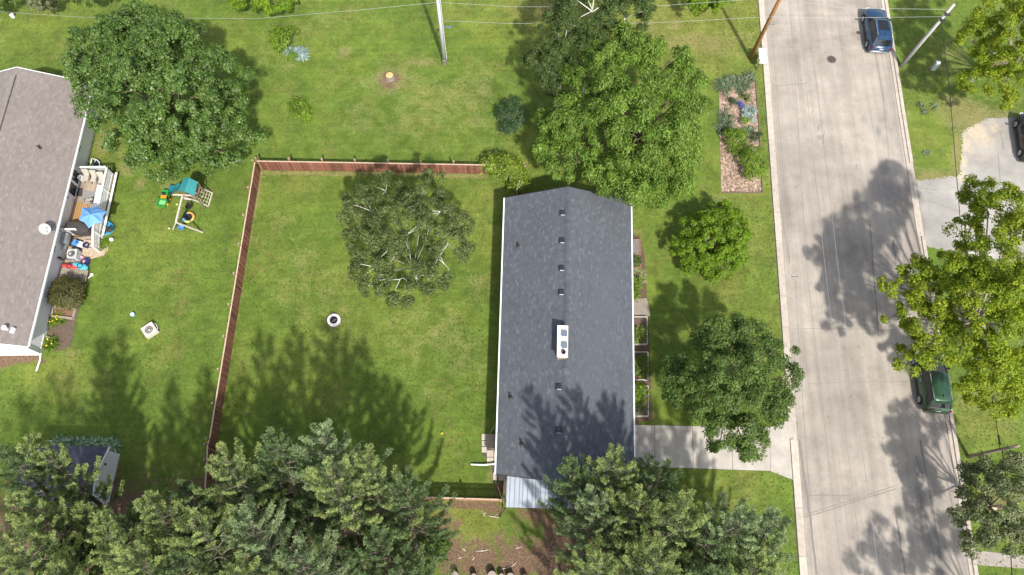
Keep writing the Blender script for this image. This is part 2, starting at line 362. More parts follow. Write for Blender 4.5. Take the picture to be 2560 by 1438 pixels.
def road_material(name, base, lo, hi, streak=True, dk=(.15, .142, .14), sand=False):
    m, N, L, P = _nodes(name)
    pos = N.new('ShaderNodeNewGeometry').outputs['Position']
    n1 = noise(N, L, 0.5, 5, 0.6, pos)
    c = ramp(N, L, n1, [(0.3, lo), (0.5, base), (0.7, hi)])
    if streak:
        s = noise(N, L, 1.0, 4, 0.6, pos, 0.0, (2.2, 0.05, 1)); c = mix(N, L, c, ramp(N, L, s, [(0.3, .86), (0.7, 1.10)]), 1.0, 'MULTIPLY')
        s2 = noise(N, L, 1.0, 3, 0.6, pos, 0.0, (7, 0.12, 1)); c = mix(N, L, c, ramp(N, L, s2, [(0.3, .95), (0.7, 1.04)]), 1.0, 'MULTIPLY')
    a = N.new('ShaderNodeAttribute'); a.attribute_name = 'dark'
    d = mathn(N, L, 'ADD', a.outputs['Fac'], mathn(N, L, 'MULTIPLY', mathn(N, L, 'SUBTRACT', noise(N, L, 2.0, 5, 0.7, pos, 0.3), 0.5), 0.9))
    c = mix(N, L, c, ramp(N, L, noise(N, L, 0.13, 4, .65, pos, .6), [(0.35, .80), (0.65, 1.1)]), 1.0, 'MULTIPLY')
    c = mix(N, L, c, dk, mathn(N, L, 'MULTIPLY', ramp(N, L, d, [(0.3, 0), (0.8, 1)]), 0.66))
    c = mix(N, L, c, ramp(N, L, noise(N, L, 24, 3, 0.8, pos), [(0.2, .80), (0.8, 1.2)]), 1.0, 'MULTIPLY')
    st = ramp(N, L, noise(N, L, 3.3, 5, 0.7, pos), [(0.58, 1.0), (0.74, .66)]); c = mix(N, L, c, st, 1.0, 'MULTIPLY')
    if sand:
        a2 = N.new('ShaderNodeAttribute'); a2.attribute_name = 'sand'
        d2 = mathn(N, L, 'ADD', a2.outputs['Fac'], mathn(N, L, 'MULTIPLY', mathn(N, L, 'SUBTRACT', noise(N, L, 1.7, 6, 0.7, pos, 0.4), 0.5), 1.3))
        sc = ramp(N, L, noise(N, L, 4, 4, .7, pos), [(0.3, (.40, .33, .235)), (0.7, (.50, .43, .33))])
        c = mix(N, L, c, sc, ramp(N, L, d2, [(0.25, 0), (0.95, .9)]))
    L.new(c, P.inputs['Base Color']); P.inputs['Roughness'].default_value = 0.85; P.inputs['Specular IOR Level'].default_value = 0.2
    bump(N, L, P, noise(N, L, 30, 3, 0.7, pos), 0.4, 0.01)
    return m
M_ROAD = road_material('worn_asphalt', (.338, .300, .258), (.275, .245, .212), (.385, .343, .297))
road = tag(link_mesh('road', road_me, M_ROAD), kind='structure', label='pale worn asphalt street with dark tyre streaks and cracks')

M_CURB = mat('curb_concrete', (.43, .375, .32), 0.85, 0, .16, 3.0, obj_rand=.10, bmp=.3)
M_CONC = mat('drive_concrete', (.42, .388, .345), 0.85, 0, .20, .7, obj_rand=.05, bmp=.25)
M_TAR = mat('tar', (.05, .048, .046), 0.6)
M_CRACK = mat('crack_seam_grey', (.20, .18, .16), 0.9)  # flat grey for cracks, tar seams and joint lines
M_IRON = mat('cast_iron', (.10, .075, .07), 0.7, 0.3)

def curb(side):
    rnd = random.Random(3 if side == 'lawn' else 5)
    y = -14.0; segs = []
    while y < 62:
        l = rnd.choice([2.4, 3.0, 3.0, 3.6, 4.5]); segs.append((y, min(y + l, 62.5))); y += l
    w = 0.52
    for (y0, y1) in segs:
        mb = MB(); s0, s1 = (-w, 0.0) if side == 'lawn' else (RW, RW + w)
        drop = (6.0 < y0 < 9.9) if side == 'lawn' else (21.0 < y0 < 29.0)
        top = 0.035 if drop else 0.11
        lip = 0.02
        a, b = y0 + 0.012, y1 - 0.012
        # gutter pan then upstand
        if side == 'lawn': pan, ups = (-0.26, s1), (s0, -0.26)
        else: pan, ups = (s0, RW + 0.26), (RW + 0.26, s1)
        j = rnd.uniform(-.006, .006)
        for (u0, u1), z in ((pan, lip + j + 0.01), (ups, top + j)):
            P4 = [road_pt(a, u0, z), road_pt(a, u1, z), road_pt(b, u1, z), road_pt(b, u0, z)]
            mb.slab(P4, z + 0.1)
        o = mb.build('curb_segment', M_CURB); segs_objs.append(o)
        o.parent = CURB[side]
CURB = {}; segs_objs = []
for side in ('lawn', 'far'):
    e = MB()
    s = (-0.56, 0.03) if side == 'lawn' else (RW - 0.03, RW + 0.56)
    for k in range(20):
        y0 = -14 + k * 3.8; e.quad(road_pt(y0, s[0], .012), road_pt(y0, s[1], .012), road_pt(y0 + 3.8, s[1], .012), road_pt(y0 + 3.8, s[0], .012))
    CURB[side] = tag(e.build('curb', M_CRACK), kind='structure', label='concrete kerb in jointed lengths beside the ' + ('house lawn' if side == 'lawn' else 'parking and far lawn'))
    curb(side)

# cracks and seams in the road, thin strips that follow the photograph
def strip(pts, w, name, m, parent, z=0.0):
    mb = MB(); P3 = [G(*p) for p in pts]
    for i in range(len(P3) - 1):
        a, b = P3[i], P3[i + 1]; d = (b - a).normalized(); r = Vector((-d.y, d.x, 0)) * w / 2
        za = [0.012 + 0.05 * max(0, 1 - ((p.x - RL(p.y) - RW / 2) / (RW / 2)) ** 2) + z for p in (a, b)]
        q = [Vector((*(a - r).xy, za[0])), Vector((*(a + r).xy, za[0])), Vector((*(b + r).xy, za[1])), Vector((*(b - r).xy, za[1]))]
        mb.quad(*q)
    return mb.build(name, m, parent)
def jitter(p0, p1, n, a, seed):
    r = random.Random(seed); out = []
    for i in range(n + 1):
        t = i / n; out.append((p0[0] + (p1[0] - p0[0]) * t + r.uniform(-a, a), p0[1] + (p1[1] - p0[1]) * t + r.uniform(-a, a)))
    return out
for i, (a, b, w) in enumerate([((1935, 216), (2020, 208), .05), ((1942, 88), (2040, 90), .03), ((1945, 118), (2050, 122), .03), ((1985, 822), (2290, 826), .025), ((2080, 795), (2190, 820), .03), ((2020, 1238), (2130, 1240), .025),
                               ((1992, 1300), (2240, 1222), .04), ((1994, 1294), (2236, 1216), .03), ((2060, 100), (2120, 90), .03), ((2020, 960), (2300, 952), .02), ((2060, 330), (2055, 360), .05), ((2048, 310), (2044, 330), .06)]):
    strip(jitter(a, b, 12, 1.6, i), w, 'crack', M_CRACK, road)
for i, (a, b, w) in enumerate([((2240, 1290), (2262, 1438), .14), ((2300, 1100), (2360, 1438), .10), ((2300, 1240), (2345, 1438), .07), ((2175, 560), (2195, 840), .10), ((2232, 600), (2240, 660), .16), ((2290, 1140), (2310, 1200), .10), ((1998, 1100), (2025, 1290), .12), ((2025, 1290), (2042, 1438), .10), ((1945, 480), (1975, 660), .04)]):
    strip(jitter(a, b, 10, 1.2, 40 + i), w, 'tar_seam', M_CRACK, road, 0.004)
# manhole covers
def manhole(px, py, r, lab):
    c = G(px, py); z = 0.012 + 0.05 * max(0, 1 - ((c.x - RL(c.y) - RW / 2) / (RW / 2)) ** 2)
    t = thing('manhole_cover', lab, 'manhole cover', (c.x, c.y, z))
    MB().lathe((0, 0, 0), [(r * 1.18, 0), (r * 1.16, .012), (r * 1.0, .012), (r, 0.0)], 24).build('rim', M_CRACK, t, True)
    mb = MB(); mb.lathe((0, 0, 0), [(r * .99, .0), (r * .99, .014), (0.001, .016)], 24)
    for k in range(-2, 3): mb.box((k * r * .32, 0, .018), (.03, r * 1.2 * (1 - abs(k) * .18), .012))
    mb.build('lid', M_IRON, t, True)
manhole(2078, 150, .36, 'large dark iron manhole cover in the middle of the street')
manhole(2145, 83, .17, 'small round iron valve cover beside the blue car')

# ------------------------------------------------------------------ driveways and paths
M_SLABJ = mat('joint_soil', (.09, .075, .06), 0.95)
drv = MB(); drv.prism([G(*p).xy for p in [(1584, 1062), (1925, 1068), (1962, 1054), (1993, 1054), (1995, 1204), (1926, 1178), (1584, 1167)]], -0.05, 0.006)
drive = tag(drv.build('driveway', M_SLABJ), kind='structure', label='pale concrete driveway from the street to the grey house')
def slab(parent, name, px4, top, m, gap=.022, z0=0.0):
    p = [Vector((*G(*q).xy, top)) for q in px4]; c = sum(p, Vector()) / len(p)
    p = [q + (c - q).normalized() * gap for q in p]
    return MB().slab(p, top - z0 + .02).build(name, m, parent)
for q in [[(1584, 1062), (1636, 1063), (1637, 1169), (1584, 1167)], [(1636, 1063), (1731, 1065), (1733, 1171), (1637, 1169)], [(1731, 1065), (1829, 1066), (1831, 1175), (1733, 1171)], [(1829, 1066), (1925, 1068), (1926, 1178), (1831, 1175)], [(1925, 1068), (1962, 1054), (1990, 1054), (1992, 1204), (1926, 1178)]]:
    if len(q) == 4: slab(drive, 'concrete_slab', q, .035, M_CONC)
    else: MB().prism([(G(*p).x, G(*p).y) for p in q], 0.0, .035).build('concrete_slab', M_CONC, drive)
walk = tag(MB().prism([G(*p).xy for p in [(1575, 1166), (1602, 1167), (1600, 1200), (1575, 1200)]], 0, .03).build('path', M_CONC), kind='structure', label='short concrete path at the house end of the driveway')

def road_like_grid(name, px_poly, z, mat_, attrs, step=.1):
    """a gridded sheet cut to a polygon, so that wear can be laid on it patch by patch"""
    P = [G(*p) for p in px_poly]; x0, x1 = min(p.x for p in P), max(p.x for p in P); y0, y1 = min(p.y for p in P), max(p.y for p in P)
    xs, ys = np.arange(x0, x1, step), np.arange(y0, y1, step); me = grid_mesh(name, xs, ys, z, attrs); import bmesh
    bm = bmesh.new(); bm.from_mesh(me)
    def inside(x, y):
        c = False
        for i in range(len(P)):
            a, b = P[i], P[i - 1]
            if (a.y > y) != (b.y > y) and x < (b.x - a.x) * (y - a.y) / (b.y - a.y) + a.x: c = not c
        return c
    rr = random.Random(1); bmesh.ops.delete(bm, geom=[f for f in bm.faces if not inside(*(f.calc_center_median().xy + Vector((rr.uniform(-.12, .12), rr.uniform(-.12, .12)))))], context='FACES')
    bm.to_mesh(me); bm.free(); return link_mesh(name, me, mat_)
M_PARK = road_material('old_asphalt', (.33, .31, .285), (.27, .255, .24), (.39, .37, .34), False, sand=True)
SAND = [(2440, 330, 40, 1.1), (2415, 360, 34, 1.1, .6), (2405, 400, 30, 1.1, .5), (2405, 440, 26, 1.1, .6), (2460, 350, 35, .8), (2480, 320, 30, .7), (2450, 390, 30, .55), (2500, 340, 30, .35), (2290, 455, 20, .4, 2.)]
PDARK = [(2480, 460, 60, .5), (2430, 480, 40, .4), (2300, 560, 40, .5), (2500, 420, 20, .3), (2350, 500, 60, .35, 1.5), (2300, 500, 20, .6)]
parking = tag(road_like_grid('parking_area', [(2278, 452), (2400, 440), (2406, 330), (2470, 296), (2700, 290), (2740, 700), (2300, 612), (2288, 540)], .012, M_PARK, {'dark': lambda X, Y: blobs(X, Y, PDARK), 'sand': lambda X, Y: blobs(X, Y, SAND)}), kind='structure', label='cracked grey asphalt parking apron with pale sand on the far side of the street')
def irregular(px, n, seed, a=.25):
    r = random.Random(seed); c = G(sum(p[0] for p in px) / len(px), sum(p[1] for p in px) / len(px)); out = []
    P3 = [G(*p) for p in px]; k = len(P3)
    for i in range(k):
        for j in range(n):
            t = j / n; p = P3[i].lerp(P3[(i + 1) % k], t); d = (p - c).normalized(); out.append((p + d * r.uniform(-a, a)).xy)
    return out
def sheet(name, px, z, m, seed, n=8, a=.18, parent=None, label=None, kind='structure'):
    o = MB().prism(irregular(px, n, seed, a), z - .02, z).build(name, m, parent)
    return tag(o, kind=kind, label=label) if parent is None else o
for i, (a, b) in enumerate([((2495, 385), (2500, 460)), ((2500, 330), (2510, 380)), ((2300, 470), (2345, 475)), ((2310, 500), (2400, 530)), ((2440, 470), (2520, 520))]):
    mb = MB(); P3 = [G(*p) for p in jitter(a, b, 8, 1.5, 90 + i)]
    for u, v in zip(P3, P3[1:]):
        d = (v - u).normalized(); r = Vector((-d.y, d.x, 0)) * .02; zz = Vector((0, 0, .022))
        mb.quad(u - r + zz, u + r + zz, v + r + zz, v - r + zz)
    mb.build('crack', M_CRACK, parking)
M_PATH2B = mat('shade_dark_path_concrete', (.30, .27, .235), 0.9, 0, .2, 1.5, bmp=.3)  # concrete colour darkened to imitate the shade on this path
d2 = MB(); d2.prism([G(*p).xy for p in [(2424, 1375), (2600, 1392), (2600, 1424), (2428, 1412)]], -.03, .012)
tag(d2.build('path', M_PATH2B), kind='structure', label='narrow concrete path under the grey green tree')
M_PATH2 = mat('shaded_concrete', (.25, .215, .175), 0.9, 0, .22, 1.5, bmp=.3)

# mulch
def mulch_material():
    m, N, L, P = _nodes('mulch')
    pos = N.new('ShaderNodeNewGeometry').outputs['Position']
    v = N.new('ShaderNodeTexVoronoi'); v.inputs['Scale'].default_value = 8; L.new(pos, v.inputs[0])
    bw = N.new('ShaderNodeRGBToBW'); L.new(v.outputs['Color'], bw.inputs[0])
    c = ramp(N, L, bw.outputs[0], [(0.15, (.14, .09, .065)), (0.5, (.29, .20, .145)), (0.85, (.46, .35, .265))])
    c = mix(N, L, c, ramp(N, L, noise(N, L, 1.2, 4, .6, pos), [(0.3, .75), (0.7, 1.2)]), 1.0, 'MULTIPLY')
    L.new(c, P.inputs['Base Color']); P.inputs['Roughness'].default_value = .95
    bump(N, L, P, v.outputs['Distance'], 0.8, .05); return m
M_MULCH = mulch_material()
M_MULCHD = mat('dark_mulch', (.115, .072, .05), .95, 0, .35, 7, bmp=.6)
M_SOIL = mat('bed_soil', (.12, .085, .062), .95, 0, .3, 5, bmp=.6)
M_GRAVEL = mat('gravel', (.40, .32, .22), .95, 0, .45, 9, bmp=.7)
# ------------------------------------------------------------------ houses
M_WHITE = mat('white_paint', (.80, .80, .80), .5, 0, .04, 2, bmp=0)
M_TRIM = mat('white_metal_trim', (.78, .79, .80), .4, 0, .04, 3, bmp=0)
M_SIDING = mat('white_siding', (.74, .75, .77), .55, 0, .04, 1.5, bmp=0, stretch=(1, 1, 8))
M_TAN = mat('tan_siding', (.50, .44, .36), .6, 0, .06, 2)
M_GLASS = mat('window_glass', (.03, .035, .045), .08, 0, .2, 1, bmp=0, spec=.6)
M_BLACK = mat('black_plastic', (.02, .02, .022), .5, 0, .2, 3)
M_VENT = mat('roof_vent_metal', (.032, .036, .045), .5, .2, .15, 4)
M_PIPE = mat('rubber_boot', (.045, .035, .032), .6)
M_DARKWOOD = mat('weathered_dark_wood', (.15, .11, .085), .85, 0, .3, 4, stretch=(6, 1, 6))

def shingle_roof_material(name, a, b, c):
    m, N, L, P = _nodes(name)
    g = N.new('ShaderNodeNewGeometry')
    col = ramp(N, L, g.outputs['Random Per Island'], [(0.0, a), (0.45, b), (0.8, b), (1.0, c)])
    n = noise(N, L, 0.35, 4, .6, g.outputs['Position']); col = mix(N, L, col, ramp(N, L, n, [(0.3, .94), (0.7, 1.06)]), 1.0, 'MULTIPLY')
    n = noise(N, L, 3.0, 4, .7, g.outputs['Position']); col = mix(N, L, col, ramp(N, L, n, [(0.3, .90), (0.7, 1.10)]), 1.0, 'MULTIPLY')
    L.new(col, P.inputs['Base Color']); P.inputs['Roughness'].default_value = .75; P.inputs['Specular IOR Level'].default_value = .45
    bump(N, L, P, noise(N, L, 60, 2, .7, g.outputs['Position']), .3, .01); return m
M_SH_BLUE = shingle_roof_material('slate_blue_shingle', (.064, .072, .085), (.077, .086, .101), (.104, .115, .133))
M_SH_TAN = shingle_roof_material('taupe_shingle', (.180, .156, .143), (.204, .177, .163), (.234, .204, .189))
M_SH_NAVY = shingle_roof_material('navy_shingle', (.050, .050, .072), (.062, .062, .088), (.08, .08, .108))

def shingles(name, m, parent, E0, E1, R0, R1, ncourse, tab, lift=.012, seed=1):
    """one roof slope: eave line E0-E1, ridge line R0-R1; every shingle tab its own lapped piece"""
    E0, E1, R0, R1 = map(Vector, (E0, E1, R0, R1)); rnd = random.Random(seed)
    nrm = (E1 - E0).cross(R0 - E0).normalized()
    if nrm.z < 0: nrm = -nrm
    quads = []
    for i in range(ncourse):
        s0, s1 = i / ncourse, (i + 1.12) / ncourse
        a0, a1 = E0.lerp(R0, s0), E1.lerp(R1, s0); b0, b1 = E0.lerp(R0, min(s1, 1)), E1.lerp(R1, min(s1, 1))
        length = (a1 - a0).length; t = -rnd.random() * tab
        while t < length:
            w = tab * rnd.uniform(.75, 1.25); u0, u1 = max(0, t) / length, min(length, t + w) / length
            if u1 > u0 + 1e-4:
                h = lift * rnd.uniform(.8, 1.9)
                p, q = a0.lerp(a1, u0), a0.lerp(a1, u1); r, s = b0.lerp(b1, u1), b0.lerp(b1, u0)
                top = [p + nrm * h, q + nrm * h, r + nrm * .003, s + nrm * .003]
                quads.append((top, [p, q])) 
            t += w
    V = []; Fc = []
    for top, low in quads:
        n = len(V); V += [tuple(x) for x in top] + [tuple(x) for x in low]
        Fc += [(n, n + 1, n + 2, n + 3), (n + 4, n + 5, n + 1, n)]
    mb = MB(); mb.v = V; mb.f = Fc
    return tag(mb.build(name, m, parent), kind='stuff')
def ridge_caps(m, parent, A, B, w, drop, step=.22, seed=2):
    A, B = Vector(A), Vector(B); d = (B - A); n = int(d.length / step); d /= n; rnd = random.Random(seed); mb = MB()
    r = Vector((-d.y, d.x, 0)).normalized() * w
    for i in range(n):
        p = A + d * i; q = p + d * 1.1; h0, h1 = Vector((0, 0, .045 + rnd.uniform(0, .012))), Vector((0, 0, .03))
        dz = Vector((0, 0, -drop * w))
        mb.add([p + r + dz + h0, p + h0, p - r + dz + h0, q + r + dz + h1, q + h1, q - r + dz + h1, p + r + dz, p - r + dz, p], [(0, 1, 4, 3), (1, 2, 5, 4), (6, 8, 1, 0), (8, 7, 2, 1)])
    return tag(mb.build('ridge_cap', m, parent), kind='stuff')

# --- the grey ranch house
hE = {'nw': Vector((-.81, 24.66, 2.8)), 'sw': Vector((-.49, 5.03, 2.8)), 'ne': Vector((8.42, 24.90, 2.8)), 'se': Vector((8.22, 4.80, 2.8))}
rN, rS = Vector((3.67, 24.91, 4.4)), Vector((3.66, 4.55, 4.4))
house = thing('ranch_house', 'long house with slate grey gable roof and white chimney cap', 'house', (3.75, 14.8, 0))
w0 = .42
wq = [Vector((hE['nw'].x + w0, hE['nw'].y - w0, 0)), Vector((hE['ne'].x - w0, hE['ne'].y - w0, 0)), Vector((hE['se'].x - w0, 5.55, 0)), Vector((hE['sw'].x + w0, 5.55, 0))]
mb = MB()
for i in range(4):
    a, b = wq[i], wq[(i + 1) % 4]; mb.quad(a, b, b + Vector((0, 0, 2.78)), a + Vector((0, 0, 2.78)))
mb.add([wq[0] + Vector((0, 0, 2.78)), wq[1] + Vector((0, 0, 2.78)), Vector((3.67, wq[0].y, 4.25))], [(0, 1, 2)])
mb.add([wq[3] + Vector((0, 0, 2.78)), wq[2] + Vector((0, 0, 2.78)), Vector((3.66, wq[3].y, 4.25))], [(0, 1, 2)])
mb.build('wall', M_TAN, house)
mb = MB(); mb.slab([hE['nw'], rN, rS, hE['sw']], .12); mb.slab([rN, hE['ne'], hE['se'], rS], .12)
roof = mb.build('roof', M_SH_BLUE, house)
shingles('shingles', M_SH_BLUE, roof, hE['nw'], hE['sw'], rN, rS, 34, .24, seed=1)
shingles('shingles', M_SH_BLUE, roof, hE['ne'], hE['se'], rN, rS, 34, .24, seed=2)
ridge_caps(M_SH_BLUE, roof, rS, rN, .17, .36)
mb = MB()
for a, b, o in ((hE['nw'], hE['sw'], -.05), (hE['ne'], hE['se'], .05)):
    mb.beam(a + Vector((o, 0, -.04)), b + Vector((o, 0, -.04)), .09, .12)
gut = mb.build('gutter', M_TRIM, house)
mb = MB()
for a, b in ((hE['nw'], rN), (rN, hE['ne']), (hE['sw'], rS), (rS, hE['se'])):
    s = .03 if a.y > 15 else -.03; MB().beam(a + Vector((0, s, -.06)), b + Vector((0, s, -.06)), .03, .13).build('rake_board', M_VENT, house)
def on_roof(px, py, side=-1):
    """point on the grey roof seen at a pixel, iterating the height"""
    z = 3.6
    for _ in range(8):
        p = G(px, py, z); xr = 3.665; xe = -.65 if p.x < xr else 8.3
        z = 2.8 + 1.6 * max(0, 1 - abs(p.x - xr) / abs(xe - xr))
    return G(px, py, z)
for i, (px, py) in enumerate([(1408, 533), (1407, 602), (1406, 671), (1405, 731), (1399, 967), (1398, 1076)]):
    p = on_roof(px, py) + Vector((-.05, 0, 0)); mb = MB()
    slope = .36
    mb.prism([(p.x - .2, p.y - .19), (p.x + .2, p.y - .19), (p.x + .2, p.y + .19), (p.x - .2, p.y + .19)], p.z - .12, p.z + .03)
    mb.add([(p.x - .17, p.y - .16, p.z), (p.x + .17, p.y - .16, p.z), (p.x + .17, p.y + .16, p.z), (p.x - .17, p.y + .16, p.z),
            (p.x - .12, p.y - .12, p.z + .12), (p.x + .15, p.y - .14, p.z + .18), (p.x + .15, p.y + .14, p.z + .18), (p.x - .12, p.y + .12, p.z + .12)],
           [(4, 5, 6, 7), (0, 1, 5, 4), (1, 2, 6, 5), (2, 3, 7, 6), (3, 0, 4, 7)])
    o = mb.build('roof_vent', M_VENT, house)
    MB().box((p.x + .02, p.y - .18, p.z + .05), (.27, .02, .04)).build('vent_lip', M_TRIM, o)
for px, py in [(1296, 617), (1277, 995), (1305, 1112)]:
    p = on_roof(px, py); mb = MB(); mb.lathe(p, [(.17, .02), (.16, .05), (.075, .09), (.07, .40), (.05, .41), (.05, .2)], 14); mb.build('vent_pipe', M_PIPE, house)
# chimney
ch = MB(); cx0, cx1 = G(1393, 855, 5.1).x, G(1420, 855, 5.1).x; cy1, cy0 = G(1408, 814, 5.1).y, G(1408, 893, 5.1).y
M_STONE = mat('chimney_stone', (.33, .27, .21), .9, 0, .35, 5, bmp=.5)
ch.prism([(cx0 + .08, cy0 + .08), (cx1 - .05, cy0 + .08), (cx1 - .05, cy1 - .08), (cx0 + .08, cy1 - .08)], 3.9, 5.0)
chim = ch.build('chimney', M_STONE, house)
cap = MB(); cap.prism([(cx0, cy0), (cx1, cy0), (cx1, cy1), (cx0, cy1)], 5.0, 5.1)
M_CAP = mat('white_mortar', (.80, .76, .68), .8, 0, .06, 2, bmp=.1)
cap.build('chimney_cap', M_CAP, chim)
M_FLUE = mat('slate_flue_lid', (.16, .20, .25), .45, .3, .08, 3)
for px, py in [(1411, 834), (1411, 863)]:
    p = G(px, py, 5.25); MB().box((p.x, p.y, 5.15), (.22, .24, .1)).build('flue', M_VENT, chim)
    MB().box((p.x, p.y, 5.265), (.38, .40, .03)).build('flue_lid', M_FLUE, chim)
p = G(1409, 880, 5.2); MB().lathe((p.x, p.y, 5.1), [(.15, 0), (.14, .16), (.11, .16), (.11, .02), (.001, .02)], 18).build('flue', M_PIPE, chim)
# east face: garage door, door, windows
for yy, ww, zz, hh, nm in [(22.0, 1.6, 1.0, 1.2, 'window'), (18.4, 2.0, .9, 1.4, 'window'), (13.0, 1.5, 1.0, 1.2, 'window')]:
    o = MB().box((7.92, yy, zz + hh / 2), (.07, ww, hh)).build('window', M_GLASS, house)
    f = MB()
    for s in (-1, 1): f.box((7.93, yy + s * (ww / 2 + .04), zz + hh / 2), (.1, .08, hh + .16)); f.box((7.93, yy, zz + hh / 2 + s * (hh / 2 + .04)), (.1, ww, .08))
    f.build('frame', M_WHITE, o)
MB().box((7.92, 15.9, 1.05), (.08, .95, 2.1)).build('door', M_WHITE, house)
gd = MB()
for k in range(4): gd.box((7.92, 7.6, .29 + k * .56), (.06, 2.7, .54))
gd.build('garage_door', M_WHITE, house)
for yy, ww in [(21.5, 1.4), (16.5, 1.8), (11.5, 1.0)]:
    o = MB().box((-.245, yy, 1.6), (.07, ww, 1.1)).build('window', M_GLASS, house)
    f = MB()
    for s in (-1, 1): f.box((-.25, yy + s * (ww / 2 + .04), 1.6), (.1, .08, 1.26)); f.box((-.25, yy, 1.6 + s * .59), (.1, ww, .08))
    f.build('frame', M_WHITE, o)
# down pipe that runs out over the lawn
dn = MB(); a, b = G(1238, 1160, .25), G(1177, 1161, .12)
dn.tube([(-.52, a.y, 2.7), (-.40, a.y, 2.5), (-.30, a.y, 2.3), (-.30, a.y, .35), a, a.lerp(b, .5) + Vector((0, -.05, 0)), b], .055, 8)
dn.build('downspout', M_TRIM, house)
# lean-to with a ribbed white metal roof on the south gable
LX0, LX1, LY0, LY1 = .20, 6.6, 3.08, 5.5
lz = lambda y: 2.35 + (y - LY0) * .11
lt = MB(); lt.slab([(LX0, LY0, lz(LY0)), (LX1, LY0 + .09, lz(LY0)), (LX1, LY1, lz(LY1)), (LX0, LY1, lz(LY1))], .03)
M_METAL = mat('white_ribbed_metal', (.33, .37, .425), .45, .2, .14, .8, bmp=0)
leanto = lt.build('lean_to_roof', M_METAL, house)
x = LX0 + .03; rib = 0; M_RIBM = mat('shade_dark_rib_metal', (.20, .225, .26), .5, .2, .15, 3)  # ribs coloured darker to imitate the shadow line beside each one
rm = None
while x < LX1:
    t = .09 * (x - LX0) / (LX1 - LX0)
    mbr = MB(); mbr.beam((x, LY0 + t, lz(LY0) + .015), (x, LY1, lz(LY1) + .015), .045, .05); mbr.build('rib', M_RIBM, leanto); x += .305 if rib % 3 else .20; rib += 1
mb = MB()
for x_ in (LX0 + .12, 2.6, 4.7, LX1 - .1): mb.box((x_, LY0 + .18, 1.15), (.1, .1, 2.3))
mb.beam((LX0 + .05, LY0 + .18, 2.26), (LX1 - .05, LY0 + .18, 2.26), .09, .14); mb.build('post', M_DARKWOOD, house)
dn = MB(); a = G(1258, 1266, 2.0); dn.tube([(LX0 + .02, LY0, 2.28), (LX0 - .05, LY0 - .05, 1.9), (LX0 - .08, LY0 - .02, .3), (LX0 - .35, LY0 - .5, .1)], .045, 6); dn.build('downspout', M_BLACK, house)

# --- paving by the house's back door
M_PAVER = mat('concrete_paver', (.46, .40, .33), .9, 0, .12, 3, obj_rand=.08, bmp=.3)
pav = tag(MB().prism([G(*p).xy for p in [(1203, 1085), (1243, 1085), (1243, 1160), (1262, 1180), (1262, 1204), (1232, 1204), (1228, 1158), (1203, 1134)]], -.04, .006).build('path', M_SLABJ), kind='structure', label='small patch of concrete pavers outside the back door of the grey house')
for q in [[(1204, 1085), (1217, 1085), (1217, 1101), (1204, 1101)], [(1204, 1102), (1217, 1102), (1217, 1116), (1204, 1116)], [(1204, 1117), (1217, 1117), (1217, 1132), (1204, 1132)], [(1217, 1126), (1234, 1126), (1234, 1143), (1217, 1143)], [(1217, 1144), (1234, 1144), (1234, 1157), (1217, 1157)], [(1235, 1126), (1246, 1126), (1246, 1157), (1235, 1157)],
          [(1232, 1182), (1245, 1182), (1243, 1201), (1232, 1201)], [(1246, 1184), (1264, 1184), (1264, 1202), (1246, 1202)]]:
    slab(pav, 'paver', q, .05, M_PAVER, .015)
stp = thing('wooden_step', 'weathered grey wooden step platform at the back door of the grey house', 'step', G(1232, 1106))
a, b = G(1218, 1087), G(1246, 1126)
x = a.x
n = 7
M_GREYWOOD = mat('grey_weathered_wood', (.29, .24, .19), .85, 0, .22, 5, stretch=(8, 1, 8), obj_rand=.12)
for i in range(n):
    xx = a.x + (b.x - a.x) * (i + .5) / n; MB().box((xx, (a.y + b.y) / 2, .3), ((b.x - a.x) / n - .012, a.y - b.y, .035)).build('plank', M_GREYWOOD, stp)
MB().prism([(a.x + .05, b.y + .05), (b.x, b.y + .05), (b.x, a.y - .05), (a.x + .05, a.y - .05)], 0, .28).build('frame', M_DARKWOOD, stp)
MB().beam(G(1236, 1065, .6), G(1222, 1088, .1), .06, .06).build('brace', M_GREYWOOD, stp)

# --- the taupe roofed house on the left
u0, u1 = Vector((-33.45, 33.35, 2.4)), Vector((-32.29, 12.04, 2.4))
r0_, r1_ = Vector((-38.28, 33.25, 4.15)), Vector((-37.12, 11.95, 4.15))
far0, far1 = r0_ * 2 - u0, r1_ * 2 - u1; far0.z = far1.z = 2.4
house2 = thing('white_house', 'white sided house with taupe shingle roof and rear deck at the left edge', 'house', (-37.7, 22.7, 0))
du = (u1 - u0).normalized(); dv = Vector((-du.y, du.x, 0))
if dv.x < 0: dv = -dv
def h2(u, v, z): return Vector((u0.x, u0.y, 0)) + du * u + dv * v + Vector((0, 0, z))
HL = (u1 - u0).length
OV = .62
mb = MB(); q = [h2(.3, -OV, 0), h2(HL - .08, -OV, 0), h2(HL - .08, -9.2, 0), h2(.3, -9.2, 0)]
for i in range(4):
    a, b = q[i], q[(i + 1) % 4]; mb.quad(a, b, b + Vector((0, 0, 2.4)), a + Vector((0, 0, 2.4)))
for k in (0.3, HL - .08): mb.add([h2(k, -OV, 2.4), h2(k, -9.2, 2.4), h2(k, -4.9, 4.05)], [(0, 1, 2)])
wall2 = mb.build('wall', M_SIDING, house2)
mb = MB()
for k in range(11):
    z = .22 + k * .2; mb.beam(h2(.3, -OV + .006, z), h2(HL - .08, -OV + .006, z), .012, .195)
tag(mb.build('siding', M_SIDING, wall2), kind='stuff')
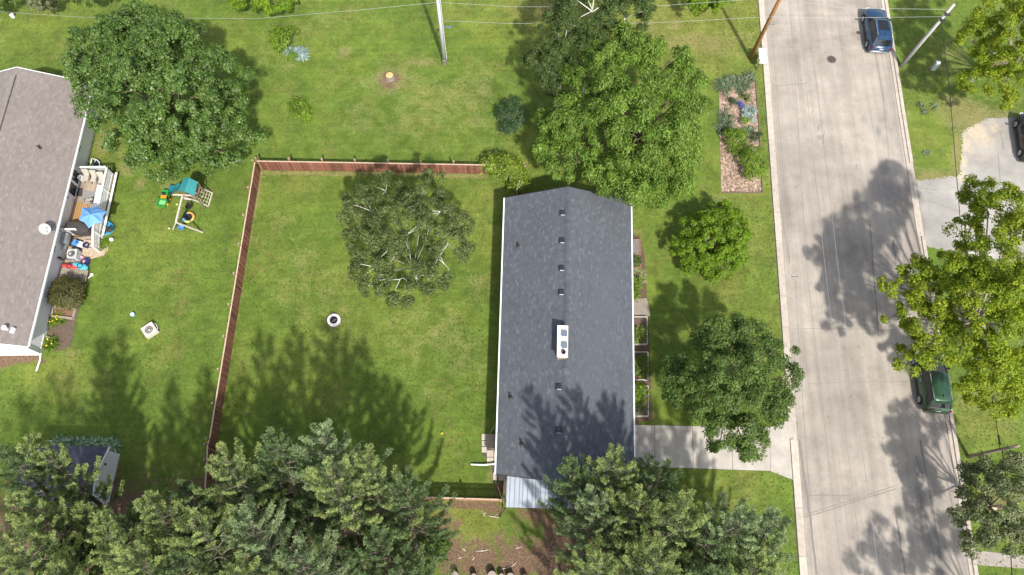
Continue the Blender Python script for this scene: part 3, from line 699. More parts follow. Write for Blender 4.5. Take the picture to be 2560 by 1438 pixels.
mb = MB(); mb.prism([h2(.25, -OV + .06, 0).xy, h2(HL - .05, -OV + .06, 0).xy, h2(HL - .05, -9.25, 0).xy, h2(.25, -9.25, 0).xy], 0, .22); mb.build('foundation', mat('painted_block', (.62, .61, .6), .8), house2)
mb = MB(); mb.slab([u0, u1, r1_, r0_], .1); mb.slab([r0_, r1_, far1, far0], .1)
roof2 = mb.build('roof', M_SH_TAN, house2)
shingles('shingles', M_SH_TAN, roof2, u0, u1, r0_, r1_, 36, .30, seed=5)
shingles('shingles', M_SH_TAN, roof2, far0, far1, r0_, r1_, 20, .6, seed=6)
mb = MB(); a, b = r0_.lerp(r1_, .035) + Vector((0, 0, .06)), r0_.lerp(r1_, .96) + Vector((0, 0, .06)); mb.beam(a, b, .34, .10); mb.build('ridge_vent', M_SH_TAN, house2)
mb = MB(); mb.beam(u0 + dv * .05 - Vector((0, 0, .03)), u1 + dv * .05 - Vector((0, 0, .03)), .1, .12); mb.build('gutter', M_TRIM, house2)
mb = MB()
for a, b in ((u1, r1_), (r1_, far1), (u0, r0_), (r0_, far0)):
    s = du * (.04 if a in (u1, r1_) and b in (r1_, far1) else -.04); MB().beam(a + s - Vector((0, 0, .07)), b + s - Vector((0, 0, .07)), .05, .18).build('rake_board', M_WHITE, house2)
def h2uv(px, py, z=0.0):
    p = G(px, py, z) - Vector((u0.x, u0.y, 0)); return p.dot(du), p.dot(dv)
for (px, py, w_, h_, z_) in [(212, 290, .55, .5, 1.6), (192, 366, .55, .6, 1.5), (131, 620, .55, .6, 1.5)]:
    u, v = h2uv(px, py, z_); o = MB().add([h2(u - w_ / 2, -OV + .03, z_ - h_ / 2), h2(u + w_ / 2, -OV + .03, z_ - h_ / 2), h2(u + w_ / 2, -OV + .03, z_ + h_ / 2), h2(u - w_ / 2, -OV + .03, z_ + h_ / 2)], [(0, 1, 2, 3)]).build('pane', M_GLASS, house2)
    o.name = 'window'
    f = MB()
    for s in (-1, 1): f.beam(h2(u + s * w_ / 2, -OV + .03, z_ - h_ / 2), h2(u + s * w_ / 2, -OV + .03, z_ + h_ / 2), .05, .05); f.beam(h2(u - w_ / 2, -OV + .03, z_ + s * h_ / 2), h2(u + w_ / 2, -OV + .03, z_ + s * h_ / 2), .05, .05)
    f.build('frame', M_WHITE, o)
# patio door on the deck: two leaves
u, v = h2uv(180, 452, 1.3)
for k, s in enumerate((-.55, .55)):
    o = MB().add([h2(u + s - .48, -OV + .04, .5), h2(u + s + .48, -OV + .04, .5), h2(u + s + .48, -OV + .04, 2.2), h2(u + s - .48, -OV + .04, 2.2)], [(0, 1, 2, 3)]).build('patio_door', M_GLASS, house2)
    f = MB()
    for q_ in (-.5, .5): f.beam(h2(u + s + q_, -OV + .05, .42), h2(u + s + q_, -OV + .05, 2.28), .09, .07)
    for z_ in (.45, 2.25): f.beam(h2(u + s - .5, -OV + .05, z_), h2(u + s + .5, -OV + .05, z_), .07, .08)
    f.build('frame', M_WHITE, o)
# roof pieces: two caps, small flue, dark handle rail on the wall, wall lamps
for px, py, kind in [(18, 823, 'cap'), (35, 828, 'plate'), (100, 371, 'pipe')]:
    z = 2.4
    for _ in range(6):
        p = G(px, py, z); z = 2.4 + 1.75 * min(1, max(0, -((p - Vector((u0.x, u0.y, 0))).dot(dv)) / 4.85))
    p = G(px, py, z)
    if kind == 'cap': MB().lathe(p, [(.1, 0), (.1, .28), (.17, .28), (.17, .36), (.001, .42)], 14).build('roof_vent', M_TRIM, house2)
    elif kind == 'plate': MB().box(p + Vector((0, 0, .12)), (.22, .36, .2), -.1).build('roof_vent', M_TRIM, house2)
    else: MB().lathe(p, [(.14, .0), (.06, .08), (.06, .35), (.001, .35)], 12).build('vent_pipe', M_PIPE, house2)
u, v = h2uv(95, 797, 1.5); hb = MB(); hb.tube([h2(u - .45, -OV + .02, 1.6), h2(u - .45, -OV + .12, 1.6), h2(u + .45, -OV + .12, 1.5), h2(u + .45, -OV + .02, 1.5)], .028, 6); hb.build('handle', M_BLACK, house2)
for px, py, z_ in [(147, 555, 1.7), (143, 563, 1.5), (152, 546, 1.8), (178, 493, 1.4)]:
    u, v = h2uv(px, py, z_); MB().beam(h2(u, -OV + .02, z_), h2(u, -OV + .14, z_), .10, .16).build('wall_lamp', M_BLACK, house2)
dn = MB(); a, b = G(103, 876, .12), G(91, 928, .08)
dn.tube([h2(HL - .12, -.02, 2.3), h2(HL - .1, -OV + .1, 2.05), h2(HL - .1, -OV + .1, .3), a, a.lerp(b, .45) + Vector((.08, 0, 0)), b], .06, 8); dn.build('downspout', M_TRIM, house2)
dish_p = None
for _ in range(6):
    z = 2.9; p = G(128, 572, z)
sd = thing('satellite_dish', 'round pale grey satellite dish on the eave of the white house', 'satellite dish', G(132, 572, 2.5))
c = G(112, 573, 3.25)
mb = MB(); axis = Vector((.35, -.35, .87)).normalized(); ex = axis.cross(Vector((0, 0, 1))).normalized(); ey = ex.cross(axis)
base = len(mb.v); n = 22; rings = [(0.001, -.07), (.16, -.055), (.3, -.02), (.37, .02)]
for r_, z_ in rings:
    for j in range(n): a_ = 2 * math.pi * j / n; mb.v.append(tuple(c + ex * r_ * math.cos(a_) + ey * r_ * 1.08 * math.sin(a_) + axis * z_))
for i in range(len(rings) - 1):
    for j in range(n): mb.f.append((i * n + j, i * n + (j + 1) % n, (i + 1) * n + (j + 1) % n, (i + 1) * n + j))
mb.build('reflector', mat('dish_grey', (.40, .42, .42), .5), sd, smooth=True)
mb = MB(); mb.tube([c - axis * .07, c + Vector((.3, 0, -.4)), G(137, 570, 2.55)], .03, 6); mb.tube([c - ey * .3, c + axis * .45 - ey * .05], .018, 5); mb.tube([G(137, 566, 2.5), c + Vector((.2, .1, -.3))], .015, 5); mb.build('arm', mat('galvanised', (.42, .42, .42), .4, .6), sd)
MB().box(c + axis * .46 - ey * .05, (.1, .08, .1)).build('receiver', M_TRIM, sd)

# --- the shed in the lower left
sc_ = G(200, 1160, 1.5)
shed = thing('garden_shed', 'small white shed with navy shingle roof between the pines and the lawn', 'shed', (-27.4, 3.9, 0))
sE = [Vector((-30.3, 5.6, 2.05)), Vector((-25.45, 5.72, 2.05))]; sR = [Vector((-30.3, 3.75, 2.75)), Vector((-25.50, 3.85, 2.75))]; sS = [Vector((-30.3, 1.9, 2.05)), Vector((-25.6, 2.0, 2.05))]
mb = MB(); q = [Vector((-30.2, 5.45, 0)), Vector((-25.72, 5.56, 0)), Vector((-25.72, 2.2, 0)), Vector((-30.2, 2.1, 0))]
for i in range(4):
    a, b = q[i], q[(i + 1) % 4]; mb.quad(a, b, b + Vector((0, 0, 2.05)), a + Vector((0, 0, 2.05)))
for xx in (-25.72, -30.2): mb.add([(xx, 5.5, 2.05), (xx, 2.15, 2.05), (xx, 3.82, 2.68)], [(0, 1, 2)])
w_ = mb.build('wall', M_SIDING, shed)
mb = MB()
for k in range(14): mb.box((-25.715, 5.3 - k * .235, 1.03), (.02, .03, 2.0))
tag(mb.build('batten', M_SIDING, w_), kind='stuff')
mb = MB(); mb.slab([sE[0], sE[1], sR[1], sR[0]], .08); mb.slab([sR[0], sR[1], sS[1], sS[0]], .08); rf = mb.build('roof', M_SH_NAVY, shed)
shingles('shingles', M_SH_NAVY, rf, sE[0], sE[1], sR[0], sR[1], 13, .3, seed=11); shingles('shingles', M_SH_NAVY, rf, sS[0], sS[1], sR[0], sR[1], 13, .3, seed=12)
mb = MB(); mb.beam(sE[1] + Vector((.03, 0, -.04)), sR[1] + Vector((.03, 0, -.04)), .05, .12); mb.beam(sR[1] + Vector((.03, 0, -.04)), sS[1] + Vector((.03, 0, -.04)), .05, .12); mb.build('rake_board', M_WHITE, shed)
MB().box((-25.69, 4.7, 1.5), (.06, .12, .16)).build('lamp', M_BLACK, shed)
MB().box((-25.69, 3.0, .95), (.05, 1.1, 1.85)).build('door', M_WHITE, shed)

# ------------------------------------------------------------------ fences: every picket its own part
M_PICKET = mat('red_brown_picket', (.205, .083, .058), .75, 0, .25, 3.0, obj_rand=.42, stretch=(6, 6, .8))
M_RAIL = mat('fence_top_rail', (.50, .36, .27), .8, 0, .15, 4)
M_POST = mat('fence_post', (.30, .15, .10), .8, 0, .2, 4)
M_POSTCAP = mat('post_cap', (.34, .26, .20), .7)
pk_me = MB().box((0, 0, .66), (.119, .02, 1.26)).mesh('picket')
po_me = MB().box((0, 0, .83), (.10, .10, 1.66)).mesh('post')
pc_me = MB().box((0, 0, 1.675), (.13, .13, .04)).mesh('post_cap')
def fence(name, label, pts, outside, spacing=2.38, shift=0.0, hts=1.0):
    a = Vector((*pts[0].xy, 0)); t = thing(name, label, 'fence', a)
    rnd = random.Random(int(abs(a.x * 100)))
    for p, q in zip(pts, pts[1:]):
        p, q = Vector((*p.xy, 0)), Vector((*q.xy, 0)); d = q - p; L_ = d.length; d.normalize(); ang = math.atan2(d.y, d.x)
        out = Vector((-d.y, d.x, 0)); 
        if out.dot(Vector(outside)) < 0: out = -out
        n = max(1, round(L_ / .142))
        for i in range(n):
            o = link_mesh('picket', pk_me, M_PICKET, t); c = p + d * (L_ * (i + .5) / n) - a
            o.location = c + Vector((0, 0, rnd.uniform(-.012, .006))); o.rotation_euler = (rnd.uniform(-.012, .012), rnd.uniform(-.01, .01), ang + rnd.uniform(-.03, .03))
        m_ = max(1, round(L_ / spacing))
        for i in range(m_ + 1):
            c = p + d * (L_ * i / m_) + out * .085 - a
            o = link_mesh('post', po_me, M_POST, t); o.location = c; o.rotation_euler = (0, 0, ang)
            k = link_mesh('post_cap', pc_me, M_POSTCAP, o)
        for z in (.35, .95):
            MB().beam(p + out * .035 + Vector((0, 0, z)), q + out * .035 + Vector((0, 0, z)), .045, .09).build('rail', M_POST, t)
        MB().beam(p + out * .012 + Vector((0, 0, 1.335)), q + out * .012 + Vector((0, 0, 1.335)), .085, .035).build('top_rail', M_RAIL, t)
    return t
fA = G(638, 403, 1.34); fA.z = 0
fB = G(1216, 413, 1.34); fB.z = 0
fC = G(1310, 417, 1.34); fC.z = 0
fence('picket_fence', 'red brown board fence along the back of the yard, seen face on with shadow behind', [Vector((fA.x + .12, fA.y, 0)), fB, Vector((fC.x, fC.y, 0))], (0, 1, 0))
fence('picket_fence', 'long red brown board fence down the left side of the yard', [fA - Vector((0, .12, 0)), G(524, 1099, 1.34), G(519, 1112, 1.34), G(518, 1150, 1.34), G(512, 1235, 1.34)], (-1, 0, 0))
fl0, fl1 = G(900, 1238, 1.34), G(1252, 1249, 1.34)
fence('picket_fence', 'red brown board fence behind the pines ending at the white lean-to roof', [fl0, fl1], (0, -1, 0))
fence('picket_fence', 'short run of boards beside the house corner joining the lower fence to the pavers', [fl1 + Vector((.12, .05, 0)), G(1262, 1190, 1.34)], (1, 0, 0), 1.6)
fence('picket_fence', 'short board fence under the bright vine near the house corner', [Vector((fC.x, fC.y - .12, 0)), G(1290, 478, 1.34)], (1, 0, 0), 1.7)
# ------------------------------------------------------------------ deck of the white house
DZ = .45
def hz(px, py, z):
    u, v = h2uv(px, py, z); return u, v
M_PLANK = mat('pale_deck_plank', (.36, .29, .22), .8, 0, .22, 4, stretch=(6, 6, 1), obj_rand=.22)
M_PLANKO = mat('fresh_deck_plank', (.40, .24, .10), .7, 0, .22, 4, stretch=(6, 6, 1), obj_rand=.15)
dA, dB = hz(193, 430, DZ), hz(268, 447, DZ)            # along the wall / out from it
uN = hz(230, 432, DZ)[0]; uS = hz(232, 586, DZ)[0] + .1; vW = -OV + .08; vE = hz(283, 445, DZ)[1]
vE = min(vE, 3.2)
deck = thing('deck', 'raised wooden deck with white railing along the wall of the white house', 'deck', h2((uN + uS) / 2, (vW + vE) / 2, 0))
n = int((vE - vW) / .145)
for i in range(n):
    v = vW + (i + .5) * (vE - vW) / n
    fresh = i < n * .45
    if fresh:
        MB().beam(h2(uN, v, DZ - .02), h2(uN + (uS - uN) * .47, v, DZ - .02), .133, .035).build('plank', M_PLANK, deck)
        MB().beam(h2(uN + (uS - uN) * .475, v, DZ - .02), h2(uS, v, DZ - .02), .133, .035).build('plank', M_PLANKO, deck)
    else: MB().beam(h2(uN, v, DZ - .02), h2(uS, v, DZ - .02), .133, .035).build('plank', M_PLANK, deck)
mb = MB(); mb.prism([h2(uN + .05, vW, 0).xy, h2(uS - .05, vW, 0).xy, h2(uS - .05, vE - .05, 0).xy, h2(uN + .05, vE - .05, 0).xy], .05, DZ - .045); mb.build('frame', M_DARKWOOD, deck)
def rail_run(parent, a, b, h=.95, step=.125, sk=0.0):
    a, b = Vector(a), Vector(b); L_ = (b - a).length; d = (b - a) / L_
    MB().beam(a + Vector((0, 0, h)), b + Vector((0, 0, h)), .13, .04).build('rail', M_WHITE, parent)
    MB().beam(a + Vector((0, 0, .1)), b + Vector((0, 0, .1)), .06, .05).build('rail', M_WHITE, parent)
    n = int(L_ / step)
    for i in range(n):
        p = a + d * (L_ * (i + .5) / n); MB().beam(p + Vector((0, 0, .1)), p + Vector((0, 0, h - .02)), .045, .045).build('baluster', M_WHITE, parent)
    m_ = max(1, round(L_ / 1.6))
    for i in range(m_ + 1):
        p = a + (b - a) * (i / m_); MB().beam(p - Vector((0, 0, .4)), p + Vector((0, 0, h + .05)), .1, .1).build('post', M_WHITE, parent)
e = .07
rail_run(deck, h2(uN + e, vW + .1, DZ), h2(uN + e, vE - e, DZ))
rail_run(deck, h2(uN + e, vE - e, DZ), h2(uS - e, vE - e, DZ))
MB().beam(h2(uN, vE + .16, DZ + .0), h2(uS, vE + .16, DZ + .0), .16, .05).build('ledge', M_WHITE, deck)
rail_run(deck, h2(uS - e, vW + .1, DZ), h2(uS - e, vE - 1.35, DZ))
for k in range(4):
    MB().beam(h2(uS + .14 + k * .27, vE - 1.25, DZ - .09 - k * .1), h2(uS + .14 + k * .27, vE - .12, DZ - .09 - k * .1), .25, .04).build('stair_tread', M_PLANK, deck)
rail_run(deck, h2(uS, vE - .05, DZ), h2(uS + 1.15, vE - .05, DZ - .4))

M_SLING = mat('beige_sling', (.40, .37, .32), .8, 0, .08, 5)
M_FRAME = mat('dark_chair_frame', (.05, .047, .045), .5, .2)
def patio_chair(px, py, rz, label):
    p = G(px, py, DZ + .45); t = thing('patio_chair', label, 'chair', (p.x, p.y, DZ), rz, 'beige patio chairs on the deck')
    MB().slab([(-.25, -.25, .43), (.25, -.25, .43), (.25, .25, .45), (-.25, .25, .45)], .03).build('seat', M_SLING, t, True)
    MB().slab([(-.25, .24, .45), (.25, .24, .45), (.25, .42, .98), (-.25, .42, .98)], .03).build('backrest', M_SLING, t, True)
    for s in (-1, 1):
        MB().tube([(s * .29, -.26, .0), (s * .29, -.24, .63), (s * .29, .28, .64)], .018, 5).build('armrest', M_FRAME, t, True)
        MB().tube([(s * .27, .36, .0), (s * .27, .22, .45), (s * .27, .43, 1.0)], .018, 5).build('frame', M_FRAME, t, True)
dang = math.atan2(du.y, du.x)
patio_chair(216, 444, dang + math.pi / 2 + .0, 'beige sling patio chair on the deck next to the white bucket')
patio_chair(235, 447, dang + math.pi / 2 - .05, 'beige sling patio chair in the middle of the three along the north rail')
patio_chair(254, 451, dang + math.pi / 2 + .05, 'beige sling patio chair in the deck corner farthest from the house wall')
patio_chair(224, 503, dang - math.pi / 2 + .3, 'beige sling patio chair on the grey rug beside the blue umbrella')
p = G(200, 443, DZ + .4); t = thing('bucket', 'white round bucket on the deck by the patio door', 'bucket', (p.x, p.y, DZ))
MB().lathe((0, 0, 0), [(.001, 0), (.17, 0), (.22, .42), (.19, .42), (.16, .3), (.001, .28)], 18).build('body', M_WHITE, t, True)
p = G(199, 480, DZ); tag(MB().slab([G(*q, DZ + .015) for q in [(190, 470), (207, 470), (205, 491), (187, 490)]], .015).build('door_mat', mat('charcoal_mat', (.045, .04, .04), .9)), 'dark charcoal door mat outside the patio door', 'mat')
M_RUG = mat('patterned_rug', (.24, .235, .235), .95, 0, .5, 14)
tag(MB().slab([G(*q, DZ + .012) for q in [(207, 476), (240, 479), (236, 516), (204, 500)]], .012).build('rug', M_RUG), 'grey speckled outdoor rug on the deck', 'rug')
t = thing('storage_bench', 'long white bench along the deck rail', 'bench', G(247, 490, DZ)); 
q = [G(*c_, DZ + .5) for c_ in [(244, 462), (264, 463), (252, 520), (231, 518)]]
MB().slab(q, .06).build('bench_top', M_WHITE, t)
q2 = [x.lerp(sum(q, Vector()) / 4, .06) - Vector((0, 0, .06)) for x in q]; MB().slab(q2, .42).build('body', M_WHITE, t)
MB().box(G(254, 486, DZ + .56), (.12, .2, .08), .3).build('latch', M_BLACK, t)
# umbrella
M_UMB = mat('blue_umbrella_cloth', (.13, .30, .62), .8, 0, .08, 2, island=.10, bmp=.1)
uc = G(227, 535, 3.0); t = thing('patio_umbrella', 'sky blue patio umbrella open over the deck', 'umbrella', (uc.x, uc.y, DZ))
rim = [G(*c_, 2.35) for c_ in [(205, 519), (244, 516), (267, 529), (256, 557), (222, 571), (197, 550)]]
for i in range(6):
    a, b = rim[i], rim[(i + 1) % 6]; m_ = a.lerp(b, .5).lerp(uc, .14); m_.z = 2.47
    ma, mb_ = a.lerp(uc, .5) + Vector((0, 0, .06)), b.lerp(uc, .5) + Vector((0, 0, .06)); mm = m_.lerp(uc, .45) - Vector((0, 0, .03))
    MB().add([uc, ma, mm, mb_, a, m_, b], [(0, 1, 2), (0, 2, 3), (1, 4, 5, 2), (2, 5, 6, 3)]).build('canopy_panel', M_UMB, t)
    MB().tube([uc - Vector((0, 0, .05)), a - Vector((0, 0, .02))], .012, 5).build('rib', M_FRAME, t)
MB().tube([(uc.x, uc.y, DZ), (uc.x, uc.y, 3.08)], .025, 8).build('pole', M_FRAME, t)
MB().lathe((uc.x, uc.y, DZ), [(.25, 0), (.25, .06), (.06, .1), (.04, .3)], 16).build('base', M_FRAME, t)
# dark oval cover
M_COVER = mat('charcoal_cover', (.055, .048, .047), .75, 0, .25, 5, bmp=.5)
c = G(190, 567, 1.25); t = thing('covered_table', 'charcoal oval cover over a table at the south end of the deck', 'table', (c.x, c.y, DZ))
mb = MB(); ex = (G(219, 573, 1.25) - G(161, 561, 1.25)) / 2; ey = Vector((-ex.y, ex.x, 0)).normalized() * .42
for zz, k in ((.1, 1.0), (.72, 1.0), (.80, .93), (.83, .5)):
    for j in range(28):
        a_ = 2 * math.pi * j / 28; w_ = 1 + .03 * math.sin(a_ * 9) * (1 if zz < .5 else .2); mb.v.append((ex.x * math.cos(a_) * k * w_ + ey.x * math.sin(a_) * k * w_, ex.y * math.cos(a_) * k * w_ + ey.y * math.sin(a_) * k * w_, zz))
for i in range(3):
    for j in range(28): mb.f.append((i * 28 + j, i * 28 + (j + 1) % 28, (i + 1) * 28 + (j + 1) % 28, (i + 1) * 28 + j))
mb.f.append(tuple(range(84, 112))); mb.build('cover', M_COVER, t, True)
for i_, (px, py) in enumerate([(172, 575), (158, 577)]):
    p = G(px, py, DZ + .2); t = thing('flower_pot', ['reddish brown pot at the south end of the deck', 'black pot against the white wall at the south end of the deck'][i_], 'pot', (p.x, p.y, DZ))
    MB().lathe((0, 0, 0), [(.001, 0), (.13, 0), (.19, .32), (.16, .32), (.13, .2), (.001, .2)], 14).build('body', [mat('terracotta', (.25, .09, .06), .8), M_BLACK][i_], t, True)
# grill below the deck
p = G(163, 598, .9); t = thing('grill', 'silver barrel grill against the white wall below the deck', 'grill', (p.x, p.y, 0), dang)
M_STEEL = mat('brushed_steel', (.50, .50, .50), .3, .8, .12, 6)
mb = MB(); base = 0
for i, x_ in enumerate((-.42, -.40, .40, .42)):
    r_ = .1 if i in (0, 3) else .27
    for j in range(16): a_ = 2 * math.pi * j / 16; mb.v.append((x_, r_ * math.cos(a_), .85 + r_ * math.sin(a_)))
for i in range(3):
    for j in range(16): mb.f.append((i * 16 + j, i * 16 + (j + 1) % 16, (i + 1) * 16 + (j + 1) % 16, (i + 1) * 16 + j))
mb.build('barrel', M_STEEL, t, True)
for sx in (-1, 1):
    for sy in (-1, 1): MB().tube([(sx * .36, sy * .18, .65), (sx * .4, sy * .24, 0)], .02, 5).build('leg', M_FRAME, t, True)
MB().box((.62, 0, .8), (.34, .4, .03)).build('side_shelf', M_STEEL, t, True)
# toys between grill and stairs
M_TB = mat('toy_blue', (.10, .28, .62), .4); M_TW = mat('toy_white', (.8, .8, .8), .4); M_TN = mat('toy_navy', (.02, .03, .12), .5)
p = G(192, 608, .3); t = thing('toy_cart', 'blue and white plastic ride-on toy beside the deck stairs', 'toy', (p.x, p.y, 0), -.3)
MB().slab([(-.35, -.22, .32), (.2, -.22, .34), (.2, .22, .34), (-.35, .22, .32)], .1).build('seat', M_TB, t, True)
MB().box((.32, 0, .24), (.3, .42, .24)).build('body', M_TW, t, True)
for x_ in (-.25, .35):
    for y_ in (-.26, .26): MB().tube([(x_, y_ - .03, .12), (x_, y_ + .03, .12)], .12, 12).build('wheel', M_TN, t, True)
MB().tube([(.2, 0, .36), (.1, 0, .55), (.1, -.15, .58), (.1, .15, .58)], .02, 6).build('handle', M_TN, t, True)
p = G(215, 613, .3); t = thing('toy_bin', 'navy blue bin beside the deck stairs', 'bin', (p.x, p.y, 0), .2)
MB().lathe((0, 0, 0), [(.001, 0), (.17, 0), (.22, .4), (.19, .4), (.16, .1), (.001, .1)], 8).build('body', M_TN, t, True)
# paddling pool
p = G(266, 571, .12); t = thing('paddling_pool', 'small turquoise paddling pool on the grass beside the deck rail', 'pool', (p.x, p.y, 0))
MB().lathe((0, 0, 0), [(.48, 0), (.55, .06), (.55, .2), (.52, .24), (.48, .2), (.46, .06), (.001, .05)], 28).build('wall', mat('pool_turquoise', (.06, .36, .55), .4), t, True)
MB().lathe((0, 0, .12), [(.47, 0), (.001, 0)], 28).build('water', mat('pool_water', (.05, .25, .45), .05, 0, .3, 3, spec=.6), t, True)
p = G(278, 598, .2); t = thing('ball', 'white and blue ball on the grass by the deck stairs', 'ball', (p.x, p.y, 0))
MB().lathe((0, 0, .16), [(.001, -.16), (.08, -.138), (.138, -.08), (.16, 0), (.138, .08), (.08, .138), (.001, .16)], 18).build('shell', mat('ball_white', (.7, .72, .8), .4, 0, .35, 5), t, True, True)
# gravel bed and what stands on it
sheet('gravel_bed', [(165, 590), (215, 585), (262, 600), (272, 622), (262, 638), (228, 648), (222, 668), (218, 700), (198, 720), (140, 725), (150, 650)], .010, M_GRAVEL, 9, a=.08, label='tan gravel bed between the white house and the lawn')
def ac_unit(px, py, z, s, rz, label, colr, hose=False):
    p = G(px, py, z); t = thing('air_conditioner', label, 'air conditioner', (p.x, p.y, 0), rz)
    m_ = colr; h = z
    bod = MB(); bod.box((0, 0, h / 2), (s, s, h - .04)); bod.build('cabinet', m_, t, True)
    mb = MB(); n = 28; R_ = s * .35
    outer = []
    for j in range(n):
        a_ = 2 * math.pi * j / n; cx_, sy_ = math.cos(a_), math.sin(a_); k = (s / 2) / max(abs(cx_), abs(sy_)); outer.append((cx_ * k, sy_ * k, h)); 
    inner = [(R_ * math.cos(2 * math.pi * j / n), R_ * math.sin(2 * math.pi * j / n), h) for j in range(n)]
    low = [(x, y, h - .03) for x, y, _ in outer]; deep = [(x, y, h - .12) for x, y, _ in inner]
    mb.add(outer + inner + low + deep, [(j, (j + 1) % n, n + (j + 1) % n, n + j) for j in range(n)] + [(2 * n + j, 2 * n + (j + 1) % n, (j + 1) % n, j) for j in range(n)] + [(n + j, n + (j + 1) % n, 3 * n + (j + 1) % n, 3 * n + j) for j in range(n)])
    mb.build('top_panel', m_, t, True)
    mb = MB(); mb.lathe((0, 0, h - .0), [(R_, -.015), (R_ * .98, .012), (R_ * .94, .012)], 28)
    for k in range(1, 5): mb.lathe((0, 0, h), [(R_ * k / 5 + .008, .008), (R_ * k / 5 - .008, .01)], 24)
    for k in range(8): a_ = math.pi * k / 8; mb.beam((-R_ * math.cos(a_), -R_ * math.sin(a_), h + .006), (R_ * math.cos(a_), R_ * math.sin(a_), h + .006), .012, .012)
    mb.build('grille', M_BLACK, t, True)
    mb = MB()
    for k in range(3):
        a_ = k * 2.094 + .4; d_ = Vector((math.cos(a_), math.sin(a_), 0)); r_ = Vector((-d_.y, d_.x, 0))
        mb.quad(d_ * .06 - r_ * .03 + Vector((0, 0, h - .08)), d_ * R_ * .85 - r_ * .1 + Vector((0, 0, h - .06)), d_ * R_ * .85 + r_ * .1 + Vector((0, 0, h - .1)), d_ * .06 + r_ * .05 + Vector((0, 0, h - .09)))
    mb.build('fan', M_BLACK, t, True); MB().lathe((0, 0, h - .115), [(R_, 0), (.001, 0)], 20).build('base', M_BLACK, t, True)
    MB().lathe((0, 0, h), [(.07, .0), (.07, .03), (.001, .035)], 12).build('hub', M_STEEL, t, True)
    MB().box((.02, -.08, h + .03), (.06, .16, .02), .6).build('badge', M_WHITE, t, True)
    if hose: MB().tube([(.44, -.3, h * .6), (.54, -.2, h * .8), (.56, .05, h * .8), (.52, .25, h * .6), (.46, .3, .2)], .018, 6).build('hose', M_WHITE, t, True)
    return t
ac_unit(179, 634, .7, .72, dang + .05, 'grey air conditioner with round black fan beside the white house wall', mat('ac_grey', (.46, .47, .48), .5))
ac_unit(372, 824, .42, .86, .72, 'square beige unit with round black fan standing alone out on the lawn', mat('ac_beige', (.60, .535, .475), .6, 0, .05), True)
p = G(331, 786, .2); t = thing('cleanout_pipe', 'round pale turquoise capped pipe sticking out of the lawn', 'pipe cap', (p.x, p.y, 0))
MB().cyl((0, 0, 0), .13, .22, 18).build('pipe', mat('pvc_teal', (.15, .38, .38), .5), t, True); MB().lathe((0, 0, .22), [(.145, -.04), (.145, .02), (.001, .04)], 18).build('lid', mat('pvc_pale', (.50, .70, .70), .5), t, True)
# bits between the units: wheeled frame, red and turquoise kayaks, timber platform
p = G(160, 648, .5); t = thing('bicycle', 'small brown bicycle leaning by the grey air conditioner', 'bicycle', (p.x, p.y, 0), dang + 1.5)
M_BIKE = mat('bike_brown', (.07, .035, .03), .5)
for x_ in (-.42, .42):
    mb = MB(); pts = [(x_ + .28 * math.cos(a_), 0, .3 + .28 * math.sin(a_)) for a_ in [2 * math.pi * k / 16 for k in range(17)]]; mb.tube(pts, .022, 5, False); mb.build('wheel', M_BLACK, t, True)
MB().tube([(-.42, 0, .3), (-.05, 0, .3), (-.2, 0, .68), (.32, 0, .68), (-.05, 0, .3)], .022, 6).tube([(.42, 0, .3), (.3, 0, .8)], .022, 6).build('frame', M_BIKE, t, True)
MB().tube([(.3, -.25, .84), (.28, 0, .8), (.3, .25, .84)], .018, 6).build('handlebar', M_BIKE, t, True); MB().box((-.22, 0, .74), (.24, .12, .06)).build('saddle', M_BLACK, t, True)
def kayak(pa, pb, w, h, m_, label):
    a, b = G(*pa, .25), G(*pb, .25); c = (a + b) / 2; L_ = (b - a).length; t = thing('kayak', label, 'kayak', (c.x, c.y, 0), math.atan2((b - a).y, (b - a).x))
    mb = MB(); prof = [(-.5, .02, .26), (-.4, .6, .12), (-.15, 1, .05), (.15, 1, .05), (.4, .6, .12), (.5, .02, .26)]
    n = 10
    for x_, k, z0 in prof:
        for j in range(n): a_ = 2 * math.pi * j / n; mb.v.append((x_ * L_, math.cos(a_) * w / 2 * k, z0 + (h - z0) * .5 + math.sin(a_) * (h - z0) * .5))
    for i in range(5):
        for j in range(n): mb.f.append((i * n + j, i * n + (j + 1) % n, (i + 1) * n + (j + 1) % n, (i + 1) * n + j))
    mb.build('hull', m_, t, True, True)
    MB().lathe((0, 0, h), [(w * .36, -.01), (w * .38, .02), (w * .3, .02), (w * .28, -.02), (.001, -.03)], 14).build('cockpit', M_BLACK, t, True)
kayak((153, 663), (196, 670), .5, .34, mat('kayak_red', (.55, .07, .07), .4), 'red plastic kayak lying beside the timber platform')
kayak((183, 659), (221, 672), .55, .36, mat('kayak_turquoise', (.08, .40, .52), .4), 'turquoise plastic kayak lying beside the timber platform next to the red one')
p = G(198, 650, .2); t = thing('inflatable_ring', 'pink and white inflatable ring on the gravel beside the grey air conditioner', 'ring', (p.x, p.y, 0))
pts = [(.3 * math.cos(a_), .3 * math.sin(a_), .1) for a_ in [2 * math.pi * k / 18 for k in range(19)]]
MB().tube(pts, .1, 8, False).build('tube', mat('ring_pink', (.62, .30, .34), .5, 0, .5, 4), t, True, True)
p = G(214, 655, .2); t = thing('toy_boat', 'navy blue plastic tub on the gravel above the turquoise kayak', 'tub', (p.x, p.y, 0), .4)
MB().lathe((0, 0, 0), [(.001, 0), (.24, 0), (.32, .28), (.28, .28), (.22, .06), (.001, .06)], 16).build('body', M_TN, t, True)
pl = thing('timber_platform', 'low weathered plank platform against the white house above the round bush', 'platform', G(178, 685))
a, b, c_, d_ = G(149, 668, .3), G(221, 676, .3), G(214, 705, .3), G(140, 698, .3)
